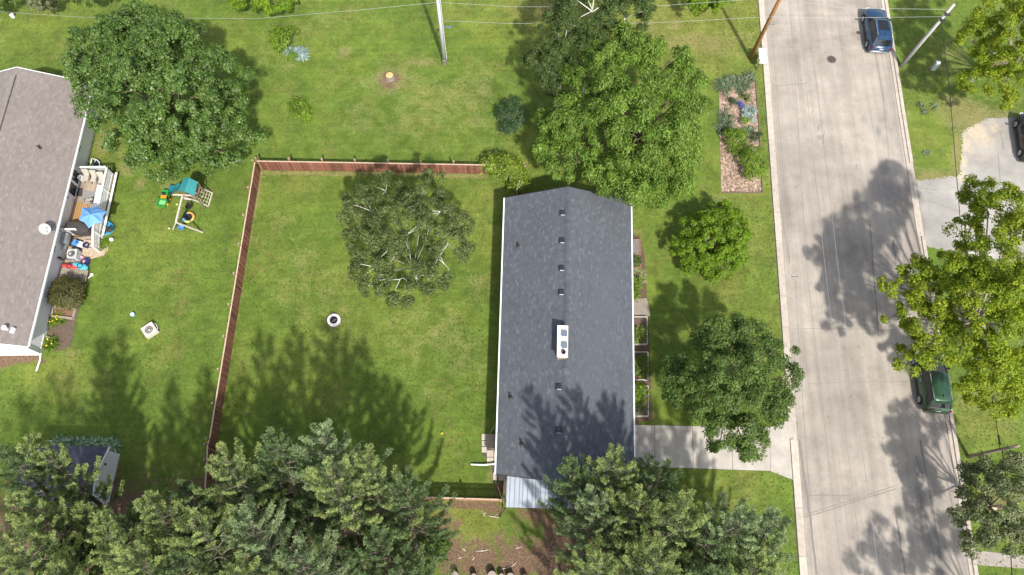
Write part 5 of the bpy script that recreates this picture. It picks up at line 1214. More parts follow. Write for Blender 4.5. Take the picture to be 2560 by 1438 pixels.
# ------------------------------------------------------------------ foliage tools
def unit(v): return v / np.maximum(np.linalg.norm(v, axis=-1, keepdims=True), 1e-9)
def leaf_quads(C, Nrm, size, rng, aspect=.55, jit=.9, axis=None, axj=.8):
    """rhombic leaves at C (n,3) facing roughly Nrm; every leaf is its own four-cornered face"""
    n = len(C); nr = unit(Nrm + rng.normal(0, jit, (n, 3)) * .6)
    a = rng.normal(0, 1, (n, 3)) if axis is None else axis + rng.normal(0, axj, (n, 3)) * .6
    a = unit(a - nr * np.sum(a * nr, 1, keepdims=True)); b = np.cross(nr, a)
    s = (size * rng.uniform(.65, 1.35, n))[:, None]
    return np.stack([C - a * s * .5, C + b * s * aspect * .5 - a * s * .05, C + a * s * .5, C - b * s * aspect * .5 - a * s * .05], 1)
def clump_leaves(P, D, nleaf, spread, size, rng, **kw):
    """P clump centres, D outward directions"""
    k = len(P); C = np.repeat(P, nleaf, 0) + rng.normal(0, 1, (k * nleaf, 3)) * spread * np.array([1, 1, .75])
    off = C - np.repeat(P, nleaf, 0); Nn = unit(np.repeat(D, nleaf, 0)) * .6 + np.array([0, 0, .75]) + unit(off) * .35
    return leaf_quads(C, Nn, size, rng, **kw)
def sphere_dirs(n, rng, zmin=-.35):
    z = rng.uniform(zmin, 1, n); a = rng.uniform(0, 2 * math.pi, n); r = np.sqrt(1 - z * z)
    return np.stack([r * np.cos(a), r * np.sin(a), z], 1)
def lobe_clumps(lobes, dens, rng, zmin=-.35, inner=.80, flat=.8, rough=.22, fill=.12):
    """lobes: (centre xyz, radius). clump positions spread over the outer part of each lobe, minus what is buried in other lobes"""
    Ps, Ds, Ls = [], [], []
    for i, (c, r) in enumerate(lobes):
        n = max(6, int(dens * r * r)); d = sphere_dirs(n, rng, zmin); k = rng.integers(2, 6, 3); ph = rng.uniform(0, 6, 3)
        bumpy = 1 + rough * .5 * (np.sin(d[:, 0] * k[0] * 2 + ph[0]) + np.sin(d[:, 1] * k[1] * 2 + ph[1]) * np.sin(d[:, 2] * k[2] * 2 + ph[2]))
        rr = r * bumpy * np.where(rng.random(n) < fill, rng.uniform(.3, inner, n), rng.uniform(inner, 1.04, n))
        P = np.array(c) + d * rr[:, None] * np.array([1, 1, flat]); keep = np.ones(n, bool)
        for j, (c2, r2) in enumerate(lobes):
            if j != i: keep &= np.linalg.norm((P - np.array(c2)) / np.array([1, 1, flat]), axis=1) > r2 * .66
        Ps.append(P[keep]); Ds.append(d[keep]); Ls.append(np.full(keep.sum(), i))
    return np.concatenate(Ps), np.concatenate(Ds), np.concatenate(Ls)
def L3(lobes): return [(np.array(G(px, py, z)), r * MPP(px, py, z)) for px, py, z, r in lobes]

def broad_tree(name, label, base, lobes_px, leafm, barkm, lai=1.0, sub=.5, size=.2, cov=.75, zs=.8, seed=1, twig_r=.02, twig_frac=.12, twig_out=.8, trunk_r=.22, group=None, zmin=-.35, aspect=.55, cat='tree', droop=0.0, rough=.22, flat=.8, limb_top=.1, fill=.12):
    rng = np.random.default_rng(seed); lobes = [(c, r * .94) for c, r in L3(lobes_px)]; base = Vector((base[0], base[1], 0)); t = thing(name, label, cat, base, 0, group)
    area = size * size * aspect * .5; dens = 6.283 * cov / (math.pi * sub * sub); nleaf = int(lai * 6.283 * sub * sub / area)
    P, D, I = lobe_clumps(lobes, dens, rng, zmin, rough=rough, flat=flat, fill=fill)
    P[:, 2] = np.maximum(P[:, 2], .35)
    # every bough end is a small dome of leaves facing outwards: sunlit on one side, shaded on the other, gaps between
    k = len(P); rho = np.repeat(sub * rng.uniform(.6, 1.35, k), nleaf); d = unit(unit(rng.normal(0, 1, (k * nleaf, 3))) + np.repeat(D, nleaf, 0) * .55 + np.array([0, 0, .25]))
    C = np.repeat(P, nleaf, 0) + d * (rho * rng.uniform(.45, 1.08, k * nleaf))[:, None] * np.array([1, 1, zs])
    C[:, 2] -= droop * rng.random(k * nleaf) ** 2
    C[:, 2] = np.maximum(C[:, 2], .08)
    V = leaf_quads(C, d * .9 + np.array([0, 0, .45]), size, rng, aspect=aspect, jit=.65, axis=(None if not droop else np.tile([0, 0, -1.0], (len(C), 1)) + d * .8))
    np_mesh('crown', V, 4, leafm, t)
    ctr = Vector(np.mean([l[0] for l in lobes], 0)); lowz = min(l[0][2] for l in lobes)
    fork = base.lerp(Vector((ctr.x, ctr.y, 0)), .45); fork.z = max(.8, lowz * .55)
    MB().tube([base - Vector((0, 0, .1)), base + Vector((0, 0, .25)), base.lerp(fork, .5), fork], [trunk_r * 1.5, trunk_r * 1.1, trunk_r, trunk_r * .85], 9).build('trunk', barkm, t, smooth=True)
    limbs = MB(); twigs = MB(); rnd = random.Random(seed)
    for i, (c, r) in enumerate(lobes):
        c = Vector(c); mid = fork.lerp(c, .5) + Vector((rnd.uniform(-.3, .3), rnd.uniform(-.3, .3), rnd.uniform(0, .5))); end = c + Vector((0, 0, r * limb_top))
        limbs.tube([fork, mid, c, end], [trunk_r * .42, trunk_r * .28, trunk_r * .16, trunk_r * .06], 6)
        idx = np.where(I == i)[0]; rng.shuffle(idx)
        for q in idx[:max(3, int(len(idx) * twig_frac))]:
            e_ = c + (Vector(P[q]) - c) * twig_out; s_ = c.lerp(end, rnd.random()) ; m_ = s_.lerp(e_, .55) + Vector((rnd.uniform(-.2, .2), rnd.uniform(-.2, .2), rnd.uniform(-.05, .35)))
            twigs.tube([s_, m_, e_], [twig_r * 1.8, twig_r * 1.2, twig_r * .5], 4, False)
    limbs.build('limb', M_BARKL if barkm is M_BARKW else barkm, t, smooth=True)
    tag(twigs.build('twigs', barkm, t), kind='stuff')
    return t, P, D, lobes
def shrub(label, lobes_px, leafm, dens=60, nleaf=12, size=.1, spread=.1, seed=1, name='shrub', cat='shrub', group=None, zmin=-.1, grow=1.18):
    rng = np.random.default_rng(seed); lobes = [(c, r * grow) for c, r in L3(lobes_px)]; c0 = lobes[0][0]; base = Vector((float(np.mean([l[0][0] for l in lobes])), float(np.mean([l[0][1] for l in lobes])), 0))
    t = thing(name, label, cat, base, 0, group); P, D, I = lobe_clumps(lobes, dens, rng, zmin, rough=.18); P[:, 2] = np.maximum(P[:, 2], .06)
    np_mesh('foliage', clump_leaves(P, D, int(nleaf * 2.1), spread, size * 1.15, rng, jit=.5), 4, leafm, t)
    st = MB()
    for c, r in lobes:
        for k in range(4): a_ = k * 1.7 + seed; st.tube([(c[0] + .05 * math.cos(a_), c[1] + .05 * math.sin(a_), 0), (c[0] + r * .5 * math.cos(a_), c[1] + r * .5 * math.sin(a_), c[2] + r * .3)], [.02, .008], 4, False)
    st.build('stem', M_BARKB, t); return t
def blade_plant(label, spots, leafm, n=40, ln=.5, w=.05, seed=1, name='leafy_plant', cat='plant', flowers=None, group=None, lift=.6):
    """rosettes of arching strap leaves; spots (px, py, radius px)"""
    rng = np.random.default_rng(seed); V = []; cs = [(np.array(G(px, py, 0.0)), r * MPP(px, py)) for px, py, r in spots]
    t = thing(name, label, cat, Vector(np.mean([c for c, r in cs], 0)), 0, group)
    for c, r in cs:
        a = rng.uniform(0, 6.283, n); rad = rng.uniform(0, r * .45, n); l = ln * rng.uniform(.6, 1.15, n); up = rng.uniform(.35, 1.0, n) * lift
        root = c + np.stack([np.cos(a) * rad, np.sin(a) * rad, np.zeros(n)], 1); dr = np.stack([np.cos(a), np.sin(a), np.zeros(n)], 1); sd = np.stack([-np.sin(a), np.cos(a), np.zeros(n)], 1) * w * .5
        p1 = root + dr * (l * .45)[:, None] + np.array([0, 0, 1.0]) * (l * up)[:, None]; p2 = root + dr * l[:, None] + np.array([0, 0, 1.0]) * (l * up * .72)[:, None]
        V.append(np.stack([root - sd * .5, root + sd * .5, p1 + sd, p1 - sd], 1)); V.append(np.stack([p1 - sd, p1 + sd, p2 + sd * .25, p2 - sd * .25], 1))
    np_mesh('leaves', np.concatenate(V), 4, leafm, t)
    if flowers:
        fm, k, fs = flowers
        for c, r in cs:
            for _ in range(k):
                a_ = rng.uniform(0, 6.28); q = Vector(c) + Vector((math.cos(a_), math.sin(a_), 0)) * r * rng.uniform(.1, .6) + Vector((0, 0, ln * lift * rng.uniform(.95, 1.2)))
                mb = MB(); mb.lathe(q, [(.01, -.05), (fs * .5, 0), (fs, .05), (fs * .6, .03), (.005, -.01)], 7); mb.build('flower', fm, t)
    return t
M_BARKB = mat('brown_bark', (.17, .12, .085), .9, 0, .3, 4, bmp=.6); M_BARKG = mat('grey_limb_bark', (.30, .26, .225), .9, 0, .25, 4, bmp=.5); M_BARKW = mat('white_birch_bark', (.66, .64, .60), .7, 0, .18, 5, bmp=.2); M_BARKL = mat('dull_birch_limb', (.33, .31, .28), .8, 0, .25, 5); M_BARKT = mat('tan_twig_bark', (.40, .34, .26), .85, 0, .2, 4)
K_MAPLE = leaf_mat('glossy_maple_leaf', (.038, .088, .014), (.088, .165, .028), (.18, .26, .070), .36, .42, .4)
K_BIRCH = leaf_mat('birch_leaf', (.050, .076, .020), (.100, .138, .042), (.185, .22, .085), .36, .6, .18)
K_BIRCHD = leaf_mat('dark_birch_leaf', (.032, .062, .016), (.064, .104, .026), (.12, .160, .05), .32, .6, .18)
K_LIME = leaf_mat('willowy_leaf', (.060, .128, .014), (.128, .222, .028), (.245, .335, .062), .42, .5, .3)
K_LIMEB = leaf_mat('bright_round_leaf', (.070, .155, .010), (.140, .245, .014), (.24, .335, .024), .42, .5, .28)
K_YELL = leaf_mat('yellow_green_leaf', (.100, .168, .010), (.215, .285, .016), (.37, .405, .034), .44, .5, .25)
K_OLIVE = leaf_mat('olive_green_leaf', (.042, .090, .016), (.088, .148, .030), (.175, .230, .064), .36, .55, .25)
K_GREY = leaf_mat('grey_green_leaf', (.070, .098, .034), (.150, .178, .075), (.31, .33, .19), .36, .55, .25)
K_SHRUB = leaf_mat('shrub_leaf', (.068, .145, .012), (.150, .255, .024), (.28, .37, .045), .42, .5, .25)
K_DSHRUB = leaf_mat('dark_shrub_leaf', (.022, .055, .018), (.045, .085, .03), (.075, .125, .05), .3, .5, .3)
K_BLUEG = leaf_mat('blue_green_leaf', (.16, .24, .23), (.24, .34, .33), (.38, .47, .46), .2, .5, .3)
K_IRIS = leaf_mat('iris_leaf', (.07, .12, .055), (.13, .19, .10), (.26, .31, .20), .3, .45, .4)
K_HOSTA = leaf_mat('hosta_leaf', (.10, .20, .08), (.22, .33, .17), (.55, .60, .45), .35, .5, .3)
K_HEDGE = leaf_mat('brown_hedge_leaf', (.055, .055, .016), (.09, .09, .026), (.14, .135, .042), .25, .5, .3)
K_VINE = leaf_mat('vine_leaf', (.08, .15, .012), (.16, .24, .020), (.32, .38, .06), .40, .45, .3)
K_VEG = leaf_mat('vegetable_leaf', (.06, .12, .018), (.13, .19, .03), (.27, .31, .06), .35, .5, .3)
K_LETT = leaf_mat('pale_grass_leaf', (.22, .25, .11), (.33, .34, .17), (.44, .43, .26), .3, .5, .3)
M_FLOWY = mat('yellow_petal', (.75, .55, .05), .6, bmp=0); M_FLOWB = mat('blue_petal', (.05, .06, .35), .6, bmp=0)

# ------------------------------------------------------------------ garden beds and small plants
E_ = 1.0
gb = sheet('mulch_bed', [(1797, 230), (1822, 190), (1889, 192), (1899, 340), (1906, 481), (1803, 481), (1800, 360)], .012, M_MULCH, 31, a=.04, label='tan mulch garden bed between the bright tree and the street')
mb = MB(); P4 = [G(*q, .03) for q in [(1889, 200), (1899, 340), (1906, 482), (1806, 482)]]
for u, v in zip(P4, P4[1:]): mb.beam(u, v, .06, .14)
tag(mb.build('garden_edging', M_DARKWOOD), 'thin dark edging along the street side of the mulch bed', 'edging')
def iris(label, spots, m_=None, **kw): return blade_plant(label, spots, m_ or K_IRIS, 46, kw.pop('ln', .75), .055, group='strap leaved plants in the mulch bed', **kw)
iris('strap leaved clump at the top left corner of the mulch bed by the tree', [(1810, 225, 16), (1802, 212, 10), (1818, 212, 12)], seed=1)
iris('strap leaved grey green clump at the middle of the bed top end', [(1835, 203, 15), (1845, 212, 12)], seed=2)
iris('strap leaved clump at the top street corner of the mulch bed', [(1865, 205, 16), (1855, 222, 14), (1872, 197, 10)], seed=3)
iris('strap leaved clump on the left edge of the mulch bed', [(1812, 290, 14), (1815, 305, 13), (1808, 318, 12), (1803, 326, 8)], seed=4)
iris('small strap leaved clump beside the upper bright shrub', [(1862, 330, 10), (1874, 328, 9)], seed=5, ln=.5)
shrub('small dark green tuft left of the blue flowers', [(1834, 254, .25, 9)], K_DSHRUB, seed=41)
shrub('dark sparse plant near the top street edge of the bed', [(1868, 245, .2, 9), (1856, 236, .2, 7)], K_OLIVE, 40, seed=42)
t = shrub('small mound of blue violet flowers in the mulch bed', [(1851, 261, .3, 8)], leaf_mat('violet_flower', (.03, .05, .16), (.05, .07, .30), (.14, .17, .45), .2, .5), seed=43, name='flowering_plant', cat='flowers')
shrub('pale blue green rosette plants in the middle of the mulch bed', [(1866, 270, .3, 9), (1886, 278, .3, 10), (1872, 283, .2, 6), (1855, 284, .3, 8), (1879, 296, .25, 8)], K_BLUEG, 60, seed=44, name='blue_green_plant', cat='plant')
shrub('small round green shrub tucked against the blue green rosettes', [(1863, 300, .5, 10)], K_SHRUB, seed=45)
shrub('bright green shrub on the left in the lower part of the mulch bed', [(1832, 340, .7, 15), (1837, 355, .6, 14), (1848, 335, .6, 12), (1836, 375, .4, 11), (1825, 335, .5, 10)], K_SHRUB, 90, seed=46, grow=1.4)
shrub('largest bright green shrub at the street side of the mulch bed', [(1880, 385, .8, 17), (1872, 400, .7, 16), (1888, 415, .7, 18), (1880, 432, .6, 15), (1896, 425, .4, 10)], K_SHRUB, 90, seed=47, grow=1.45)
shrub('dark feathery shrub leaning over the street side edging', [(1889, 342, .5, 9), (1882, 350, .4, 8), (1900, 337, .5, 6)], K_DSHRUB, 45, seed=48)
shrub('tiny green plant between the two bright shrubs', [(1862, 354, .2, 6)], K_SHRUB, seed=49)
# back lawn
shrub('leafy young apple tree in the back lawn above the silvery plants', [(690, 95, 1.0, 17), (712, 92, 1.3, 19), (700, 105, .9, 17), (722, 82, 1.2, 14), (700, 82, 1.0, 14), (698, 120, .6, 10)], K_SHRUB, 32, 9, .16, .16, seed=51, name='young_tree', cat='tree')
blade_plant('silvery blue green clump of leaves in the back lawn', [(742, 130, 12), (757, 134, 14), (727, 130, 9), (750, 142, 11), (758, 146, 9)], K_BLUEG, 46, .55, .07, seed=52)
shrub('small green plant inside the silvery clump in the back lawn', [(730, 140, .25, 10), (740, 143, .2, 7)], K_SHRUB, seed=53)
shrub('low spreading shrub alone on the back lawn below the silvery plants', [(748, 265, .5, 16), (758, 278, .5, 15), (735, 264, .4, 11), (762, 292, .4, 10), (745, 280, .4, 11)], K_SHRUB, 50, 10, .14, .14, seed=54)
shrub('blue green bush in shade left of the big birch group', [(1275, 275, 1.0, 24), (1290, 292, .9, 20), (1262, 285, .8, 18), (1270, 318, .6, 16), (1288, 262, .9, 16)], K_DSHRUB, 55, 12, .14, .14, seed=55)
shrub('bright vine covering the fence corner beside the grey house', [(1235, 405, 1.2, 18), (1258, 410, 1.3, 22), (1283, 420, 1.2, 20), (1240, 425, .7, 16), (1268, 428, .8, 16), (1296, 435, 1.1, 18), (1298, 455, 1.0, 17), (1288, 468, .7, 13), (1222, 410, 1.0, 12)], K_VINE, 70, 12, .19, .16, seed=56, name='vine', cat='vine')
shrub('rounded brownish green hedge bush against the white house wall', [(160, 722, .8, 24), (180, 722, .8, 24), (152, 742, .8, 22), (178, 745, .7, 24), (168, 732, .9, 28), (192, 732, .6, 14)], K_HEDGE, 140, 14, .10, .1, seed=57)
blade_plant('yellow daylilies beside the planter frame', [(146, 795, 12), (140, 806, 12), (152, 803, 12)], K_SHRUB, 44, .55, .04, seed=58, name='daylily', cat='flowers', flowers=(M_FLOWY, 2, .05))
blade_plant('yellow daylilies at the house corner by the white downspout', [(128, 856, 12), (122, 866, 13), (136, 864, 12)], K_SHRUB, 44, .6, .04, seed=59, name='daylily', cat='flowers', flowers=(M_FLOWY, 2, .05))
blade_plant('long row of pale edged hostas behind the garden shed', [(148 + k * 14, 1107 + (k % 3) * 3 + k * .6, 13) for k in range(11)], K_HOSTA, 44, .5, .15, seed=60, name='hosta_row', cat='hostas')
shrub('low leafy undergrowth at the pine edge beside the bare clearing', [(1085, 1370, .4, 24), (1075, 1395, .5, 26), (1060, 1360, .4, 18), (1100, 1385, .3, 14), (1110, 1360, .3, 10)], K_OLIVE, 50, 12, .16, .16, seed=61)
for i_, (pl_, lab) in enumerate([([(250, 612, .15, 7), (258, 618, .15, 6), (262, 606, .1, 6)], 'weedy green tufts at the foot of the deck stairs'), ([(256, 500, .15, 8), (283, 478, .15, 7)], 'weeds growing along the outside of the deck')]):
    shrub(lab, pl_, K_SHRUB, 60, 10, .09, .1, seed=70 + i_, name='weeds', cat='weeds')
blade_plant('broad leaf weeds in the grass beyond the street below the black cable', [(2302, 265, 8), (2312, 283, 8), (2335, 268, 6), (2315, 382, 7)], K_IRIS, 26, .35, .08, seed=72, name='weeds', cat='weeds')

# raised beds along the street side of the grey house
sheet('mulch_strip', [(1583, 588), (1600, 590), (1612, 640), (1617, 745), (1622, 830), (1632, 1050), (1584, 1060)], .010, M_MULCHD, 33, a=.05, label='dark mulch strip along the street side of the grey house')
tag(MB().prism([G(*q).xy for q in [(1580, 748), (1617, 746), (1626, 790), (1580, 790)]], 0, .03).build('path', M_PATH2), kind='structure', label='shaded concrete landing at the front door of the grey house')
M_BEDW = mat('pale_bed_board', (.50, .47, .42), .8, 0, .15, 5); M_BEDR = mat('brown_bed_board', (.26, .15, .11), .8, 0, .2, 5)
def raised_bed(px4, label, m_, soilm, h=.28):
    c4 = [G(*q, h) for q in px4]; t = thing('raised_bed', label, 'raised bed', Vector((*(sum(c4, Vector()) / 4).xy, 0)), 0, 'raised beds along the house')
    for i in range(4):
        a, b = c4[i] - Vector((0, 0, h / 2)), c4[(i + 1) % 4] - Vector((0, 0, h / 2)); MB().beam(a, b, .06, h).build('board', m_, t)
    MB().prism([q.xy for q in c4], 0, h - .06).build('soil', soilm, t); return t
M_GSOIL = mat('grey_soil', (.19, .16, .14), .95, 0, .25, 6, bmp=.5)
raised_bed([(1582, 598), (1602, 598), (1602, 636), (1582, 636)], 'empty raised bed of grey soil nearest the big bright tree', M_BEDR, M_GSOIL)
raised_bed([(1582, 642), (1602, 642), (1602, 668), (1582, 668)], 'small brown raised bed with dark green plants', M_BEDR, M_SOIL)
raised_bed([(1582, 792), (1618, 792), (1618, 860), (1582, 860)], 'pale framed raised bed just below the concrete landing', M_BEDW, M_SOIL)
raised_bed([(1582, 880), (1620, 880), (1620, 949), (1582, 949)], 'pale framed raised bed filled with yellow green plants', M_BEDW, M_SOIL)
raised_bed([(1582, 965), (1621, 965), (1621, 1040), (1582, 1040)], 'pale framed raised bed closest to the driveway', M_BEDW, M_GSOIL)
shrub('dark green plants growing in the small brown raised bed', [(1588, 648, .45, 6), (1597, 652, .4, 5), (1590, 660, .4, 5)], K_OLIVE, 80, 10, .1, .1, seed=81, name='bed_plant', cat='plants')
blade_plant('pale cream tuft of grass beside the house flower strip', [(1600, 687, 10), (1603, 699, 8), (1595, 680, 6)], K_LETT, 46, .45, .04, seed=82, name='ornamental_grass', cat='grass plant')
shrub('leafy green mound against the house below the pale tuft', [(1588, 695, .4, 12), (1590, 712, .4, 12), (1594, 728, .35, 11), (1588, 735, .3, 9)], K_SHRUB, 60, 12, .12, .12, seed=83)
def veg(label, box_, n, m_, seed, r=4):
    rr_ = random.Random(seed); x0, y0, x1, y1 = box_
    shrub(label, [(rr_.uniform(x0, x1), rr_.uniform(y0, y1), .34, r * rr_.uniform(.7, 1.3)) for _ in range(n)], m_, 110, 7, .13, .09, seed=seed, grow=1.0, name='bed_plant', cat='plants')
veg('sparse yellow green plants in the raised bed below the landing', (1588, 815, 1612, 852), 14, K_VEG, 84)
veg('dense yellow green plants in the fuller raised bed', (1587, 886, 1615, 944), 28, K_VEG, 85)
shrub('bushy green plant overflowing the raised bed nearest the driveway', [(1590, 975, .6, 13), (1605, 978, .7, 14), (1600, 995, .6, 14), (1588, 1000, .5, 12), (1590, 985, .6, 12)], K_SHRUB, 60, 12, .13, .12, seed=86)
shrub('dull grey green plants in the bottom of the last raised bed', [(1597, 1022, .3, 8), (1610, 1024, .3, 7)], K_GREY, 50, seed=87)
# ------------------------------------------------------------------ broadleaf trees
broad_tree('maple_tree', 'large dense glossy green maple at the upper left beside the white house', G(415, 300), [(400, 230, 7.5, 130), (330, 120, 6.5, 85), (260, 180, 5, 80), (240, 110, 5, 55), (420, 120, 7.5, 90), (500, 190, 7, 95), (565, 290, 5, 70), (490, 340, 5, 90), (400, 360, 4.5, 80), (310, 320, 5, 80), (255, 255, 4.5, 60), (340, 230, 8, 90), (450, 260, 8, 90), (540, 380, 3.5, 55), (440, 400, 3.2, 45), (340, 60, 5.5, 50), (590, 340, 3.8, 45), (530, 250, 6.5, 70), (470, 90, 6, 45), (370, 400, 3.2, 40), (210, 180, 4.2, 45)], K_MAPLE, M_BARKB, 0.95, .50, .20, 1.25, .85, 101, twig_frac=.05, trunk_r=.3, rough=.42)
def birch(label, base, lobes, leafm, seed, lai=.95, tw=.22, size=.15, **kw):
    return broad_tree('birch_tree', label, base, lobes, leafm, M_BARKW, lai, kw.pop('sub', .42), size, kw.pop('cov', 1.0), .9, seed, twig_r=kw.pop('twig_r', .014), twig_frac=tw, twig_out=kw.pop('twig_out', 1.06), trunk_r=.085, rough=.35, **kw)
yb = G(1008, 590, 8.0)
birch('airy birch with white branches alone inside the fenced yard', (yb.x + .1, yb.y - .2), [(1010, 590, 7, 90), (930, 530, 5.5, 62), (915, 610, 5, 52), (940, 670, 4.8, 55), (1000, 700, 4.5, 60), (1080, 690, 4.5, 48), (1100, 530, 6, 65), (1120, 610, 5.5, 60), (1060, 480, 6, 52), (965, 480, 5.8, 48), (900, 500, 5, 40), (1150, 560, 5, 35), (1020, 520, 7, 55), (1000, 745, 3.6, 28), (1110, 660, 4.6, 40), (930, 715, 4, 30)], K_BIRCH, 111, tw=.22, cov=.80, twig_r=.012)
nb = G(1480, 75, 8)
birch('dark green birch with bare white branch tips at the top behind the bright tree', (nb.x, nb.y - 1.5), [(1480, 30, 8.5, 80), (1420, 60, 7.5, 60), (1560, 50, 7.5, 75), (1400, 110, 6, 50), (1470, 110, 7, 60), (1545, 110, 7, 55), (1500, -20, 8.5, 80), (1580, -10, 7.5, 60), (1430, 10, 7.5, 55)], K_BIRCHD, 121, tw=.13, twig_out=1.14, twig_r=.021)
nb = G(1380, 190, 5)
birch('slim dark birch stem leaning out on the left of the bright tree', (nb.x + 1, nb.y - .6), [(1380, 150, 5.5, 45), (1350, 165, 4.8, 32), (1395, 190, 5, 40), (1400, 225, 4.2, 28), (1380, 215, 4, 25), (1330, 150, 4.2, 18)], K_BIRCHD, 131, tw=.12, twig_out=1.1)
lb = G(1580, 360)
broad_tree('willow_tree', 'big bright green spreading tree overhanging the top of the grey house', lb, [(1525, 150, 8, 70), (1640, 190, 8, 85), (1705, 220, 6, 58), (1470, 200, 6.5, 55), (1430, 290, 6, 62), (1470, 320, 6, 55), (1400, 390, 4.2, 52), (1440, 410, 4.5, 55), (1560, 270, 8.5, 80), (1590, 345, 7.5, 70), (1630, 320, 8, 78), (1690, 330, 6.5, 64), (1590, 420, 6.2, 80), (1660, 420, 6, 75), (1510, 420, 5.2, 60), (1650, 490, 4.2, 40), (1600, 480, 4.8, 45), (1545, 480, 4.6, 35), (1740, 210, 4.8, 30), (1725, 270, 5, 42), (1570, 130, 7.6, 50), (1500, 260, 7, 55), (1380, 310, 4.5, 30), (1370, 370, 3.8, 28), (1715, 380, 4.5, 34), (1700, 470, 4, 30)], K_LIME, M_BARKB, 0.95, .58, .21, 1.35, .85, 141, twig_frac=.03, trunk_r=.25, aspect=.42, rough=.45, droop=.35)
broad_tree('round_tree', 'small round yellow green tree alone on the lawn between house and street', G(1775, 640), [(1780, 600, 2.2, 62), (1740, 620, 1.8, 48), (1745, 570, 1.9, 40), (1800, 550, 2.0, 44), (1830, 600, 1.8, 45), (1800, 650, 1.5, 45), (1750, 655, 1.4, 36), (1770, 560, 2.2, 40), (1835, 560, 1.6, 30), (1780, 680, 1.0, 24), (1840, 635, 1.4, 28)], K_LIMEB, M_BARKB, 1.1, .30, .15, 1.35, .85, 151, trunk_r=.12, twig_frac=.03, rough=.3)
broad_tree('driveway_tree', 'olive green feathery tree hanging over the driveway beside the street', G(1830, 1000), [(1830, 950, 6, 75), (1760, 930, 5, 58), (1720, 960, 4, 52), (1790, 850, 5, 52), (1840, 830, 5, 48), (1900, 900, 5.2, 60), (1930, 950, 4.6, 52), (1910, 1010, 4.3, 58), (1840, 1020, 4.8, 58), (1770, 1010, 4.2, 50), (1690, 1000, 3.2, 36), (1690, 930, 3.4, 34), (1860, 1080, 4, 45), (1800, 1070, 3.6, 40), (1890, 1110, 3.4, 28), (1860, 1125, 3, 20), (1950, 1010, 3.6, 34), (1960, 890, 4, 30), (1800, 1105, 3, 20), (1880, 850, 5, 40)], K_OLIVE, M_BARKT, 0.95, .50, .18, 1.3, .85, 161, droop=.3, twig_frac=.05, trunk_r=.18, aspect=.42, rough=.35)
rm_ = G(2440, 830)
broad_tree('maple_tree', 'large yellow green maple reaching over the street at the right edge', (rm_.x + .8, rm_.y), [(2300, 690, 6.5, 50), (2250, 720, 6, 46), (2330, 740, 7, 55), (2280, 775, 6, 46), (2400, 690, 8, 62), (2450, 740, 9, 68), (2500, 660, 9, 72), (2540, 600, 9, 72), (2470, 540, 7, 55), (2440, 490, 6, 46), (2520, 520, 7.5, 60), (2410, 590, 6, 42), (2560, 720, 10, 80), (2490, 840, 8.5, 70), (2550, 830, 9, 70), (2330, 840, 6.5, 50), (2300, 870, 6, 48), (2400, 870, 7, 56), (2450, 920, 7, 62), (2520, 930, 7.5, 64), (2480, 990, 5.5, 48), (2540, 1000, 6, 50), (2260, 900, 5.2, 34), (2430, 980, 5, 38), (2380, 790, 7, 42), (2230, 790, 5.4, 30), (2400, 640, 6, 34), (2360, 690, 7, 40)], K_YELL, M_BARKG, 0.95, .44, .16, 1.25, .75, 171, twig_frac=.07, twig_r=.022, trunk_r=.26, rough=.38, fill=.05)
tr_ = G(2560, 190)
broad_tree('maple_tree', 'yellow green maple with sunlit outer boughs in the upper right corner', tr_, [(2470, 60, 6, 48), (2430, 105, 5, 34), (2500, 30, 6.5, 54), (2540, 70, 7, 60), (2560, 140, 7, 60), (2490, 140, 5.5, 46), (2430, 205, 4.5, 34), (2470, 195, 5, 40), (2500, 215, 5, 46), (2550, 210, 5.5, 48), (2520, -10, 6.5, 54), (2600, 60, 8, 70), (2510, 245, 4, 28)], K_YELL, M_BARKG, 0.95, .44, .16, 1.15, .75, 181, twig_frac=.06, trunk_r=.2, rough=.35, fill=.05)
br_ = G(2480, 1270)
broad_tree('grey_green_tree', 'grey green wispy tree at the lower right beyond the street', br_, [(2470, 1210, 5, 48), (2520, 1180, 5.5, 45), (2430, 1250, 4.2, 36), (2500, 1270, 6, 60), (2550, 1250, 6.5, 60), (2450, 1310, 4.5, 42), (2510, 1345, 5, 48), (2555, 1350, 5.5, 50), (2410, 1200, 3.5, 26), (2440, 1370, 3.6, 30), (2430, 1170, 4, 26), (2560, 1170, 5, 40), (2400, 1290, 3.4, 20)], K_GREY, M_BARKT, 0.9, .44, .18, 1.05, .9, 191, droop=.25, twig_frac=.10, trunk_r=.15, aspect=.4, rough=.38)
broad_tree('grey_green_tree', 'grey green tree below the lower right photo edge whose shade falls on the street', G(2560, 1620), [(2410, 1642, 6, 50), (2466, 1579, 6, 50), (2535, 1529, 6, 52), (2529, 1642, 6, 66), (2612, 1641, 6, 66), (2593, 1515, 6, 45), (2670, 1604, 6, 66)], K_GREY, M_BARKT, 1.0, .5, .24, .9, .9, 192, twig_frac=.06, trunk_r=.18, aspect=.45, rough=.38)
